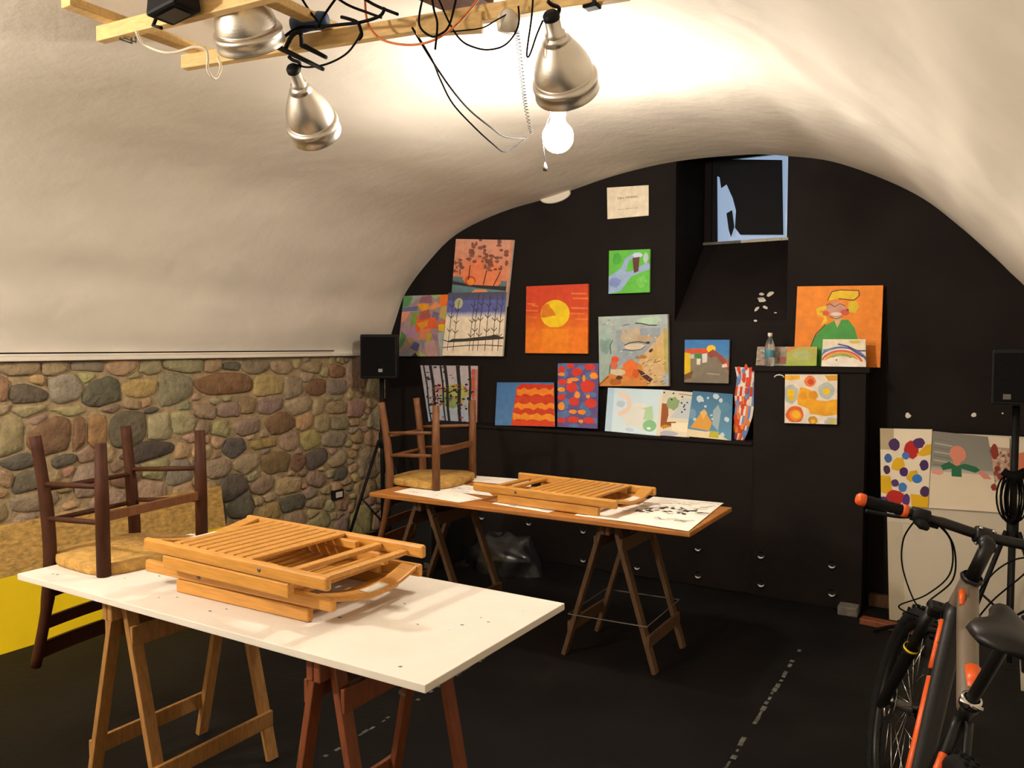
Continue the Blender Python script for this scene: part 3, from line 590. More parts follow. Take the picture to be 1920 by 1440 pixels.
P = Pic(at(1476,650,Y=y2-.01),at(1532,650,Y=y2-.01),at(1531,686,Y=y2-.03),at(1474,686,Y=y2-.03),.012).base('#9aa044')
P.g('#a89848','#96a840').p('#c07c3c',(0,0),(.4,0),(0,.3)).blob('#a0a868',.5,.45,.3,.25,2)
P.done('painting','plain olive green canvas on the pier shelf','painting',GP)
y3 = YW-.155
P = Pic(at(1543,636,Y=y3),at(1623,636,Y=y3),at(1624,688,Y=y3-.03),at(1540,687,Y=y3-.03),.012).base('#d4c8ac')
arcs = (('#4a6ab0',.62,.06),('#c8502c',.50,.07),('#c8901c',.42,.07),('#7f9a4a',.36,.06))
for c_, r_, wd in arcs: P.l(c_, .012, *[(.45 + r_*math.cos(a)*.95, .95 - r_*1.05*math.sin(a)) for a in [R(x) for x in range(15,171,12)]])
P.p('#d8cfc0',(0,.85),(.2,.68),(.4,.66),(.55,.78),(.7,.66),(.95,.85),(1,1),(0,1)).c('#4a4440',.34,.76,.02,.03).l('#4a3a70',.008,(.36,.18),(.6,.26),(.8,.42),(1,.42)).l('#3c3a68',.008,(.6,.3),(.9,.6),(1,.68)).blob('#c8b040',.75,.1,.12,.06,2).l('#5a86a8',.012,(.02,.42),(.2,.36))
P.done('painting','white painting of a rainbow at the front of the pier shelf','painting',GP)
P = Pic(*wallq((1472,702),(1570,702),(1569,796),(1471,793),YL-.025),.02).base('#d8cdbc','#b88a2a')
P.g('#d4c8b8','#d8cfc0').blob('#a8b0aa',.12,.4,.15,.2,3,.1).blob('#a8b0a8',.8,.33,.16,.17,4,.1).blob('#b0b4ac',.92,.95,.16,.1,5).p('#dca40a',(0,.02),(.3,.02),(.28,.1),(.1,.12),(0,.1)).p('#c8900c',(.76,.02),(1,.02),(1,.12),(.84,.13)).p('#dc9c08',(.3,.26),(.42,.28),(.58,.36),(.62,.52),(.8,.54),(.92,.5),(1,.5),(1,.8),(.8,.84),(.5,.8),(.46,.7),(.26,.62),(.24,.5))
for (u,v,r_,c_) in ((.49,.14,.11,'#d8702c'),(.5,.15,.06,'#c03c14'),(.12,.38,.08,'#e0b808'),(.13,.48,.06,'#d8b408'),(.8,.34,.07,'#e0b808'),(.2,.82,.17,'#d05a20'),(.22,.83,.12,'#e08a10'),(.23,.82,.08,'#ecae14'),(.55,.93,.09,'#b88a2c'),(.55,.95,.045,'#e4ac20'),(.92,.95,.05,'#c8b430'),(.36,.44,.08,'#d49008'),(.55,.42,.09,'#d08a08'),(.7,.7,.1,'#d89808'),(.88,.66,.1,'#dca010')): P.blob(c_,u,v,r_,r_,int(u*50),.1)
P.done('painting','square painting of yellow and orange rings on the front of the pier','painting',GW)

# pale panel on the right with taped pictures
PYb, PYt = 5.03, 5.20
pq = [at(1660,806,Y=PYt), at(1935,824,Y=PYt), at(1935,1140,Y=PYb), at(1668,1131,Y=PYb)]
pq[2].z = pq[3].z = .004; pq[1].x = pq[2].x = .36; pq[1].z = pq[0].z
P = Pic(*pq,.02,'paper'); P.base('#b4aa96','#a89e8c'); P.l('#a49a86',.006,(.0,.49),(1,.49)).p('#a89e88',(0,.49),(.09,.49),(.09,1),(0,1))
pan = P.done('pale_panel','tall pale grey panel leaning on the wall behind the bicycle','panel',None)
def onpanel(px, py, off):
    n_ = P0.n; d = FW + RT*((px-960)/FOC) + UP*((720-py)/FOC); s_ = (P0.q[0]+n_*off-EYE).dot(n_)/d.dot(n_); return EYE + d*s_
P0 = P
def pq_(tl, tr, br, bl, off): return [onpanel(*p, off) for p in (tl,tr,br,bl)]
P = Pic(*pq_((1650,803),(1748,805),(1740,952),(1652,946),.014),.002,'paper').base('#d0c4ac')
P.g('#a39474','#a39474',0,0,.27,.28).blob('#a81c14',.62,.27,.15,.12,1,.1).blob('#4a2456',.76,.18,.11,.07,2,.1).p('#c89c08',(.72,.33),(.9,.2),(1,.19),(1,.32),(.85,.35)).p('#c89c08',(.26,.42),(.33,.38),(.46,.38),(.5,.48),(.36,.55),(.22,.53)).p('#c09810',(.6,.55),(.74,.53),(.8,.62),(.62,.69),(.52,.64)).p('#c49a0a',(0,.62),(.2,.62),(.24,.8),(.5,.84),(.44,.9),(0,.84)).p('#c89c08',(.62,.84),(1,.85),(1,1),(.66,1)).blob('#a41c12',.3,.9,.2,.1,6,.12)
for (u,v,a,b,c_) in ((.28,.21,.11,.08,'#3c2250'),(.16,.39,.08,.06,'#3a5c90'),(.51,.35,.07,.05,'#3c68ac'),(.88,.46,.09,.07,'#3c2250'),(.13,.54,.07,.06,'#3c2238'),(.48,.56,.09,.06,'#3c1c58'),(.75,.64,.1,.06,'#2c6aac'),(.3,.71,.08,.05,'#46305c'),(.46,.76,.09,.06,'#3c6cac'),(.92,.8,.1,.07,'#3c2048'),(.06,.95,.1,.06,'#4a2c60'),(.54,.92,.08,.08,'#4c2c6c')): P.blob(c_,u,v,a,b,int(u*91),.08)
P.done('painting','white paper with purple, blue and yellow spots above the pale panel','painting',GS)
P = Pic(*pq_((1749,808),(1852,819),(1874,961),(1741,952),.011),.002,'paper').base('#c8bba2')
P.g('#736f66','#7c7a6e',0,0,1,.46).g('#c6b89e','#cdbfa6',0,.52,1,1).g('#8f8a80','#a8a090',0,.46,1,.52)
for k in range(8): P.l('#9c9888' if k % 2 else '#6c6a64',.008,(.04,.1+.055*k),(.36,.12+.055*k))
P.c('#c27a60',.45,.27,.14,.11).p('#c27a60',(.36,.3),(.52,.3),(.46,.46),(.38,.46)).p('#1f5c3c',(.16,.44),(.3,.38),(.42,.43),(.56,.39),(.74,.42),(.8,.46),(.72,.5),(.5,.46),(.5,.57),(.34,.57),(.34,.47),(.2,.5)).blob('#c88a78',.12,.53,.1,.035,3).p('#c07a68',(.8,.46),(.9,.5),(.96,.57),(.84,.57),(.76,.5))
P.done('painting','paper with a pink faced figure in green on grey over white','painting',GS)
P = Pic(*pq_((1852,818),(1893,821),(1893,962),(1858,958),.008),.002,'paper').base('#c6b8a0')
rn = random.Random(31)
P.g('#a08470','#b09680',0,.14,1,.6)
for k in range(60): P.blob(rn.choice(('#7a3c28','#a08478','#8c5a44','#b4a48c')),rn.random(),rn.uniform(.14,.6),rn.uniform(.04,.12),rn.uniform(.01,.03),k)
for (u,v,a,b) in ((.3,.2,.2,.1),(.4,.43,.15,.035),(.55,.53,.16,.05),(.2,.68,.14,.05)): P.blob('#7c2c1c',u,v,a,b,int(v*70))
P.done('painting','paper with rusty red smears left of the speaker pole','painting',GS)
P = Pic(*pq_((1896,821),(1938,824),(1938,950),(1896,945),.008),.002,'paper').base('#c6b8a0')
P.blob('#b8694c',.45,.42,.5,.22,3,.1).blob('#a04430',.7,.5,.1,.05,5).g('#8a8078','#7c746c',0,.62,1,.85)
P.done('painting','paper with a salmon patch right of the speaker pole','painting',GS)

# ------------------------------------------------------------------ tables: boards on trestles
def tabletop(x0,x1,y0,y1,zt,th,mat_,label,spots=None):
    b = MB(); b.box((x0,y0,zt-th),(x1,y1,zt))
    o = tag(b.build('tabletop',mat_,bevel=.003), label, 'table'); return o
TT = .75
ft = MB(); ft.box((-3.036,1.545,TT-.022),(-1.187,2.278,TT))
rn = random.Random(8)
for k in range(40):
    u, v = rn.uniform(-2.95,-1.25), rn.uniform(1.6,2.25); s_ = rn.uniform(.002,.007)
    ft.add([(u+s_*rn.uniform(.5,1.6)*math.cos(a), v+s_*rn.uniform(.4,1)*math.sin(a), TT+.0004) for a in [2*math.pi*q/7 for q in range(7)]], [tuple(range(7))], mi=rn.choice((1,2,2)))
tag(ft.build('tabletop',['board','greycable','blue'],bevel=.002),'white board tabletop holding two stacked folding chairs','table')
bt = MB(); bt.box((-3.02,3.43,TT-.022),(-1.168,4.075,TT)); tag(bt.build('tabletop','ply',bevel=.003),'brown wooden board tabletop covered with printed sheets by the black wall','table')

def trestle(cx, y0, y1, spread, mats, label, top=TT-.022, board_lo=.13, overhang=.06, tape=False, cord=False):
    root = thing('trestle', label, 'trestle', (cx,(y0+y1)/2,0), group='wooden trestles under the tables')
    bm, lm = mats
    b = MB()
    for s_ in (-1,1): b.box((cx+s_*.014-.0125, y0-overhang, top-.075), (cx+s_*.014+.0125, y1+overhang, top))
    b.build('beam', bm, root, bevel=.004)
    for s_ in (-1,1):
        for y in (y0,y1):
            g_ = MB(); g_.bar((cx+s_*.032, y, top-.03), (cx+s_*spread, y, 0), .045, .024, up=(1,0,0)); lg = g_.build('leg', lm, root, bevel=.003)
            if tape and s_ > 0 and y == y1:
                pass
        t_ = .16/top; x = cx+s_*(spread + (.032-spread)*t_) 
        r_ = MB(); r_.bar((x+s_*.014, y0-.022, .15), (x+s_*.014, y1+.022, .15), .016, .06); r_.build('stretcher', lm, root, bevel=.003)
        r_ = MB(); x2 = cx+s_*.05; r_.bar((x2+s_*.02, y0-.02, top-.13), (x2+s_*.02, y1+.02, top-.13), .014, .07); r_.build('upper_rail', bm, root, bevel=.003)
    if tape:
        for zz in (.42,.47):
            s_ = 1; t_ = zz/top; x = cx - (spread + (.032-spread)*t_); d = V((-(spread-.032),0,-(top-.03))).normalized()
            g_ = MB(); g_.bar(V((x,y1,zz)), V((x,y1,zz))+d*.012, .05, .029, up=(1,0,0)); tag(g_.build('tape_band','greycable',root),'grey tape wound round the leg')
    if cord:
        zz = .22; t_ = zz/top; xs = spread + (.032-spread)*t_; pts = [(cx-xs-.03,y0-.03,zz),(cx+xs+.03,y0-.03,zz+.01),(cx+xs+.03,y1+.03,zz+.02),(cx-xs-.03,y1+.03,zz+.01)]
        g_ = MB(); g_.tube(pts, .003, 6, smooth=False, closed=True); tag(g_.build('cord','greycable',root),'thin pale cord tied round the legs')
    return root
trestle(-2.55,1.64,2.10,.205,('pinedk','pinedk'),'pale wooden trestle under the left end of the white tabletop')
trestle(-1.60,1.64,2.10,.17,('redwood','redwood'),'reddish wooden trestle under the right end of the white tabletop',tape=True)
trestle(-1.64,3.62,4.01,.245,('greyw','greyw'),'brown trestle with a cord round its legs under the brown tabletop',cord=True)
trestle(-2.77,3.60,3.98,.31,('greyw','greyw'),'brown trestle near the stone wall under the brown tabletop')

# ------------------------------------------------------------------ upturned rush chairs (built the right way up, then turned over)
def chair(label, loc, rot, wood='walnut'):
    root = thing('rush_chair', label, 'chair', loc, rot, 'upturned chairs on the tables')
    FXw, RXw, D = .235, .195, .33; H = .45
    for s_ in (-1,1):   # front legs
        g_ = MB(); g_.tube([(s_*FXw,D/2,-.015+H*0),(s_*FXw,D/2,.20),(s_*FXw,D/2,H+.012)], [.020,.024,.024], 10); g_.build('leg',wood,root,local=True)
    for s_ in (-1,1):   # rear posts run on into the back
        g_ = MB(); g_.tube(spline([(s_*(RXw+.01),-D/2-.05,-.02),(s_*RXw,-D/2-.015,.22),(s_*RXw,-D/2,.45),(s_*RXw,-D/2-.03,.65),(s_*(RXw+.005),-D/2-.09,.87)],4), [.021]*4+[.024]*8+[.020]*5, 10); g_.build('rear_post',wood,root,local=True)
    def rung(a, b, r_=.011, flat=None, mat_=None):
        g_ = MB()
        if flat: g_.bar(a, b, .016, flat)
        else: g_.tube([a, V(a).lerp(V(b),.5), b], [r_*.8, r_, r_*.8], 8)
        g_.build('stretcher', mat_ or wood, root, local=True, bevel=.003 if flat else 0)
    for s_ in (-1,1):
        for z in (.14,.27): rung((s_*(RXw+.003),-D/2-.02,z+.02),(s_*FXw,D/2,z))
    rung((-FXw,D/2,.25),(FXw,D/2,.25),flat=.035,mat_='brownw')
    for z in (.18,.30): rung((-RXw,-D/2-.015,z),(RXw,-D/2-.015,z))
    # seat frame and rush
    rings = []
    for (zz, gr) in ((.425,-.006),(.435,.004),(.452,.004),(.462,-.008)):
        r_ = []
        for k in range(40):
            a = 2*math.pi*k/40; c_, s_ = math.cos(a), math.sin(a); q = (abs(c_)**4+abs(s_)**4)**(-.25)
            y = (D/2+.035)*s_*q; hw = RXw+.005 + (FXw+.02-RXw)*((y+D/2)/D); x = hw*c_*q
            if s_ > .3: y += .03*(1-(x/hw)**2)
            dz = -.012*math.exp(-((x/.16)**2+(y/.12)**2)) if zz > .45 else 0
            r_.append(V((x*(1+gr), y*(1+gr), zz+dz)))
        rings.append(r_)
    g_ = MB(); g_.loft(rings); g_.build('seat','rush',root,local=True)
    for z, hh in ((.58,.035),(.70,.045),(.81,.06)):
        dy = -D/2 - .03*((z-.45)/.2 if z < .65 else 1 + (z-.65)/.22*2) 
        g_ = MB(); g_.loft([[V((x, dy - .012*(1-(x/RXw)**2) + o_, z + s2*hh/2)) for (o_, s2) in ((-.007,-1),(.007,-1),(.007,1),(-.007,1))] for x in [RXw*(-1+2*i/8) for i in range(9)]], smooth=False); g_.build('back_slat',wood,root,local=True)
    return root
def chair_pose(A_, B_, C_, D_, zt):   # rear left, front near, rear far, front far points on the table plane
    rear = (A_+C_)/2; front = (B_+D_)/2; f = (front-rear); f.z = 0; f.normalize()
    yaw = math.atan2(f.y, f.x)
    mid_ = (rear+front)/2
    # turned over about its front axis: local y -> f, local z -> -z
    rot = Matrix((( -f.y, f.x, 0),(f.x, f.y, 0),(0,0,-1))).transposed()
    m3 = Matrix.Identity(3); yv = f; zv = V((0,0,-1)); xv = yv.cross(zv)
    for i in range(3): m3[i][0] = xv[i]; m3[i][1] = yv[i]; m3[i][2] = zv[i]
    return V((mid_.x, mid_.y, zt+.462)), m3.to_euler()
l1, e1 = chair_pose(V((-3.06,1.70,0)),V((-2.742,1.688,0)),V((-3.11,2.05,0)),V((-2.80,2.15,0)),TT+.001)
l1.x = -2.93; 
c1 = chair('dark wooden rush seat chair upside down on the white tabletop', l1, e1)
c2 = chair('brown wooden rush seat chair upside down on the brown tabletop', (-2.93, 3.88, TT+.463+.006), e1, 'brownw')

# ------------------------------------------------------------------ folding slatted chairs, folded flat
def folding_chair(label, loc, rot):
    L, W = .86, .42
    root = thing('folding_chair', label, 'chair', loc, rot, 'folded slatted chairs lying on the tables')
    X = lambda a: a - L/2
    def part(name, mb, bev=.004): return mb.build(name,'beech',root,local=True,bevel=bev)
    for y in (-W/2, W/2):
        g_ = MB(); g_.box((X(0),y-.011,.046),(X(L),y+.011,.090)); part('side_rail', g_, .009)
    for y in (-W/2+.004, W/2-.004):
        g_ = MB(); g_.box((X(.10),y-.012,.001),(X(.70),y+.012,.044)); part('leg', g_, .005)
    # curved top rail with its paper label
    def curved(x0, x1, sag, th, z0, n=12):
        g_ = MB(); rings = []
        for i in range(n+1):
            t = i/n; y = -W/2+.011 + (W-.022)*t; dz = -sag*math.sin(math.pi*t); bow = .012*math.sin(math.pi*t)
            rings.append([V((x0-bow,y,z0+dz)),V((x1-bow,y,z0+dz+.004)),V((x1-bow,y,z0+dz+th+.004)),V((x0-bow,y,z0+dz+th))])
        g_.loft(rings, smooth=False); return g_
    tr = part('top_rail', curved(X(.012),X(.075),.030,.013,.072), .003)
    g_ = MB(); rings = []
    for i in range(5):
        t = .36 + .26*i/4; y = -W/2+.011+(W-.022)*t; dz = -.030*math.sin(math.pi*t)+.072+.0145; bow = .012*math.sin(math.pi*t)
        rings.append([V((X(.024)-bow,y,dz)),V((X(.062)-bow,y,dz+.003)),V((X(.062)-bow,y,dz+.0036)),V((X(.024)-bow,y,dz+.0006))])
    g_.loft(rings, smooth=False); tag(g_.build('paper_label','white',tr,local=True),'white paper label with red print')
    g_ = MB()
    for yy in (-.035,-.025,-.015,-.004,.006): g_.box((X(.026),yy,.0590),(X(.034),yy+.007,.0597))
    # seat: slats on two inner rails
    for y in (-W/2+.035, W/2-.035):
        sr = MB(); sr.box((X(.15),y-.010,.048),(X(.60),y+.010,.076)); part('seat_rail', sr, .004)
    for k in range(9):
        x = X(.135+.044*k); g_ = MB(); g_.box((x,-W/2+.013,.0765),(x+.034,W/2-.013,.0885)); part('seat_slat', g_, .003)
    for x, z in ((.66,.06),(.77,.052)):
        g_ = MB(); g_.box((X(x),-W/2+.012,z),(X(x)+.030,W/2-.012,z+.016)); part('crossbar', g_, .004)
    for x in (.14,.64):
        g_ = MB(); g_.box((X(x),-W/2+.014,.012),(X(x)+.028,W/2-.014,.028)); part('lower_crossbar', g_, .004)
    for y in (-W/2-.0115, W/2+.0115):
        g_ = MB(); g_.lathe([(0,-.001),(.007,-.001),(.007,.002),(0,.002)],(X(.58),y,.068),(0,1,0),12); tag(g_.build('pivot_bolt','steel',root,local=True),'steel pivot bolt')
    return root
fc1 = folding_chair('beech folding chair lying flat on the white tabletop, beneath the other one', (-2.085,1.925,TT+.001), (0,0,R(180+1)))
fc2 = copy_tree(fc1,'beech folding chair stacked on top of the one on the white tabletop'); fc2.location = (-2.02,1.865,TT+.0925); fc2.rotation_euler = (0,0,R(-1.5))
fc3 = copy_tree(fc1,'beech folding chair lying on printed sheets on the brown tabletop'); fc3.location = (-1.96,3.74,TT+.004); fc3.rotation_euler = (0,0,R(180-4))

# ------------------------------------------------------------------ printed sheets on the back table
def sheet(label, pts, k, draw):
    P = Pic(*[at(*p, z=TT+.0012+k*.0012) for p in pts], .0008, 'paper').base('#e6dfd2'); draw(P)
    return P.done('paper_sheet', label, 'paper', 'printed sheets spread on the brown tabletop')
def scr(col, seed, n, area=(.08,.1,.92,.9), wd=.004, ln=.1):
    def f(P):
        rn = random.Random(seed)
        for k in range(n):
            u, v = rn.uniform(area[0],area[2]), rn.uniform(area[1],area[3]); P.l(col, wd*rn.uniform(.5,1.5), (u,v),(u+rn.uniform(.3,1)*ln,v+rn.uniform(-.03,.03)),(u+rn.uniform(.5,1.3)*ln,v+rn.uniform(-.05,.05)))
    return f
sheet('white sheet along the front edge below the upturned chair',((806,907),(905,935),(860,942),(738,922)),0,scr('#8a8680',1,8))
sheet('sheet of dense small print between the chairs',((852,905),(905,915),(925,930),(812,918)),2,scr('#6f6c68',2,40,ln=.12,wd=.003))
sheet('blank white strip at the rear edge beside the upturned chair',((880,891),(1000,900),(995,912),(878,902)),0,scr('#b0aca4',3,3))
sheet('sheet with blue drawing sticking out under the folded chair',((955,935),(1060,952),(1028,961),(922,944)),1,scr('#6a6a98',4,22,ln=.16,wd=.004))
sheet('blank white sheet at the front right of the brown tabletop',((1118,945),(1250,963),(1224,985),(1077,966)),1,scr('#c0bcb4',5,3))
sheet('sheet with grey lines at the rear right of the brown tabletop',((1225,931),(1357,943),(1330,962),(1190,950)),0,scr('#8f8c86',6,60,ln=.16,wd=.003))
def heavy(P):
    scr('#2c2a28',7,34,(.2,.18,.8,.5),.011,.05)(P); scr('#55524e',8,30,(.05,.05,.9,.5),.004,.1)(P); scr('#77736c',9,8,(.55,.7,.85,.8),.004,.1)(P)
sheet('sheet with heavy black scribbles at the right corner of the brown tabletop',((1190,946),(1352,946),(1291,996),(1100,967)),3,heavy)

# ------------------------------------------------------------------ boards against the stone wall
os_ = MB(); os_.hexa([(-4.40,.9,.375),(-4.40,3.56,.375),(-4.385,3.56,.375),(-4.385,.9,.375),(-4.44,.9,.64),(-4.44,3.56,.64),(-4.425,3.56,.64),(-4.425,.9,.64)])
ob_ = thing('board','strand board leaning on the stone wall with a yellow painted lower half','board',(-4.4,2.2,0))
os_.build('upper_half','osb',ob_)
yl = MB(); yl.hexa([(-4.345,.9,0),(-4.345,3.56,0),(-4.33,3.56,0),(-4.33,.9,0),(-4.40,.9,.375),(-4.40,3.56,.375),(-4.385,3.56,.375),(-4.385,.9,.375)])
tag(yl.build('lower_half','yellow',ob_),'yellow painted lower half')
so = MB(); p = at(634,927,X=XL+.03); so.box((XL+.005,p.y-.055,p.z-.036),(XL+.040,p.y+.055,p.z+.036)); sk_ = tag(so.build('wall_socket','plastic',bevel=.004),'small black wall socket on the stone wall','socket')
s2 = MB(); s2.box((XL+.040,p.y-.035,p.z-.022),(XL+.044,p.y+.035,p.z+.022)); tag(s2.build('socket_insert','white',sk_),'white socket insert')
tc_ = MB(); a = at(2,660,X=XL+.075); b = at(626,667,X=XL+.075); tc_.tube([(a.x,a.y-1.2,1.532),(a.x,a.y,1.532),(b.x,b.y,1.528)], .004, 6); tag(tc_.build('cable','cable'),'thin dark cable running along the plaster edge over the stones','cable')

# ------------------------------------------------------------------ speakers
def speaker(name, label, c, hx, hy, z0, z1, yaw, badge, taper=.8):
    root = thing(name, label, 'speaker', (c[0],c[1],z0), (0,0,yaw), 'black speakers on stands')
    h = z1-z0; b = MB()
    b.hexa([(-hx,-hy,0),(hx,-hy,0),(hx*taper,hy,0),(-hx*taper,hy,0),(-hx,-hy,h),(hx,-hy,h),(hx*taper,hy,h),(-hx*taper,hy,h)]); b.build('cabinet','plastic',root,local=True,bevel=.012)
    g_ = MB(); g_.box((-hx*.9,-hy-.008,.02),(hx*.9,-hy+.002,h-.02)); g_.build('grille','grille',root,local=True,bevel=.008)
    g_ = MB(); g_.box((badge[0],-hy-.011,badge[1]),(badge[0]+.035,-hy-.007,badge[1]+.028)); tag(g_.build('badge','steel',root,local=True,bevel=.002),'small grey badge')
    return root
def stand(label, c, ztop, hub, foot, legs, grp='tripod speaker stands', base=0):
    root = thing('speaker_stand', label, 'stand', (c[0],c[1],base), (0,0,0), grp)
    g_ = MB(); g_.tube([(c[0],c[1],base+.12),(c[0],c[1],ztop)], .0175, 12); g_.build('pole','plastic',root)
    g_ = MB(); g_.tube([(c[0],c[1],hub-.06),(c[0],c[1],hub+.06)], .028, 12); g_.build('collar','plastic',root)
    for a in legs:
        d = V((math.cos(R(a)),math.sin(R(a)),0)); o = V((c[0],c[1],0))
        g_ = MB(); g_.tube([o+d*.03+V((0,0,hub)), o+d*foot+V((0,0,base+.012))], .012, 8); g_.build('leg','plastic',root)
        g_ = MB(); g_.tube([o+V((0,0,base+.16)), o+d*foot*.55+V((0,0,base+(hub-base)*.45))], .007, 6); g_.build('brace','plastic',root)
    return root
sl = (-4.20,4.93)
stand('black tripod stand carrying the speaker in the stone wall corner', sl, 1.315, .82, .33, (250,10,130))
speaker('speaker','black speaker on a stand in the corner by the stone wall',(sl[0],sl[1]),.145,.12,1.312,1.655,R(28),(.0,.05))
sr_ = (.055,4.86)
stand('black stand with a coiled cable in front of the pale panel', sr_, 1.275, .62, .24, (205,335,270))
speaker('speaker','black speaker with a grey badge at the right edge',(.075,4.86),.13,.11,1.272,1.555,R(-2),(-.075,.03))
ccb = MB(); rn = random.Random(6)
for k in range(9):
    r_ = rn.uniform(.04,.07); rz = rn.uniform(.09,.14); dx, dy = rn.uniform(-.03,.02), -.03-rn.uniform(0,.03)
    ccb.tube([V((sr_[0]+dx+r_*math.cos(a)*.8, sr_[1]+dy+.012*math.sin(a*2+k), .80-.0+rz*math.sin(a)+.06*0)) for a in [2*math.pi*q/22 for q in range(22)]], .0042, 6, closed=True)
ccb.tube([(sr_[0]-.05,sr_[1]-.04,.93),(sr_[0]+.0,sr_[1]-.05,.90),(sr_[0]+.05,sr_[1]-.04,.94)], [.02,.03,.02], 8)
tag(ccb.build('cable_coil','cable'),'bundle of black cable hung on the pole by the pale panel','cable')
# amplifier on a pale crate beneath the stand
cr = MB(); cr.box((.10,4.30,.0),(.40,4.72,.075)); tag(cr.build('crate','pale',bevel=.004),'low pale crate on the floor under the black amplifier','crate')
am = MB(); am.box((.10,4.32,.076),(.40,4.70,.24)); ao = tag(am.build('amplifier','plastic',bevel=.008),'black amplifier box on a pale crate behind the saddle','amplifier')
for k in range(4):
    g_ = MB(); g_.lathe([(.014,0),(.012,-.016),(0,-.016)],(.14+.06*k,4.319,.17),(0,1,0),14); tag(g_.build('knob','steel',ao),'grey knob')
ub = MB(); ub.box((-.80,4.97,0),(-.69,5.07,.055)); tag(ub.build('block','rock',bevel=.008),'small grey block on the floor by the black pier','block')
ba = MB(); ba.bar((-.66,4.90,.018),(-.10,4.82,.018),.07,.034); tag(ba.build('timber_batten','redwood',bevel=.004),'reddish timber batten on the floor before the pale panel','timber')
bc = MB(); bc.tube(spline([(-.58,4.76,.012),(-.46,4.79,.05),(-.34,4.74,.06),(-.28,4.66,.012),(-.20,4.60,.012),(-.30,4.54,.012),(-.42,4.62,.012)],8), .011, 8); tag(bc.build('cable','cable'),'thick black cable heaped on the floor beside the batten','cable')
# crumpled black bag under the back table
bg = MB(); nu, nv = 26, 12; vs = []
for i in range(nv+1):
    for j in range(nu):
        a = 2*math.pi*j/nu; ph = math.pi*.5*i/nv; r_ = math.cos(ph)
        p = V((.30*r_*math.cos(a), .16*r_*math.sin(a), .26*math.sin(ph)**.8)); k_ = 1 + .22*noise.noise(p*11) 
        vs.append(V((-2.98,4.78,.0)) + V((p.x*k_,p.y*k_,p.z*k_)))
bg.add(vs, [(i*nu+j, i*nu+(j+1)%nu, (i+1)*nu+(j+1)%nu, (i+1)*nu+j) for i in range(nv) for j in range(nu)], smooth=True)
tag(bg.build('bag','bag'),'crumpled shiny black bag on the floor under the brown tabletop','bag')
# black case beside it
cs = MB(); cs.box((-3.72,4.45,.0),(-3.36,4.85,.50)); co_ = tag(cs.build('case','plastic',bevel=.01),'black equipment case on the floor beneath the left of the brown tabletop','case')
for (x,z) in ((-3.68,.46),(-3.40,.46),(-3.68,.04),(-3.40,.04)):
    g_ = MB(); g_.box((x-.02,4.444,z-.02),(x+.02,4.452,z+.02)); tag(g_.build('corner_cap','steel',co_,bevel=.003),'grey metal corner')

# bottle on the pier
bo = thing('water_bottle','small clear plastic water bottle on the pier shelf','bottle',tuple(at(1443,687,Y=YL+.018).xy)+(PIER+.001,))
bx, by = bo.location.x, bo.location.y; z = PIER+.001
g_ = MB(); g_.lathe([(0,0),(.026,0),(.030,.008),(.030,.05),(.028,.055),(.030,.06),(.030,.11),(.029,.125),(.024,.15),(.013,.175),(.011,.18),(.011,.195)],(bx,by,z)); g_.build('bottle_body','glass',bo)
g_ = MB(); g_.lathe([(.0306,.055),(.0309,.057),(.0309,.098),(.0306,.1)],(bx,by,z)); g_.build('label_band','label',bo)
g_ = MB(); g_.lathe([(.0125,.184),(.0138,.186),(.0138,.203),(.012,.206),(0,.206)],(bx,by,z)); g_.build('cap','white',bo)

# ------------------------------------------------------------------ batten rig under the vault with its lamps
ZB = 2.62
def on(px,py): return at(px,py,z=ZB)
rig = thing('batten_rig','frame of raw pine battens hung under the vault','lamp frame',(-1.9,1.9,ZB))
for a, b in (((345,118),(1180,-18)),((188,66),(640,-48))):
    g_ = MB(); p, q = on(*a), on(*b); q = p + (q-p)*1.0; g_.bar(p, q, .034, .05); g_.build('batten','pine',rig,bevel=.003)
for (x, y0, y1, z) in ((-2.56,1.50,2.08,.038),(-2.0,1.5,2.2,.042)):
    g_ = MB(); g_.bar((x,y0,ZB+z),(x,y1,ZB+z),.05,.03); g_.build('crosspiece','pine',rig,bevel=.003)
g_ = MB(); p, q = at(782,50,z=ZB-.03), at(905,42,z=ZB-.03); g_.bar(p, q, .03, .06); g_.build('crosspiece','pine',rig,bevel=.003)
g_ = MB(); g_.bar((-1.62,1.5,ZB+.05),(-1.50,2.24,ZB+.05),.16,.018); tag(g_.build('panel','brownw',rig,bevel=.003),'brown plank across the battens')
# hangers to the vault
for (x,y) in ((-2.2,1.68),(-1.35,2.19)):
    g_ = MB(); g_.tube([(x,y,ZB),(x,y,arch_z(x)+.0)],.0025,6); tag(g_.build('hanger','steel',rig),'thin steel hanger')

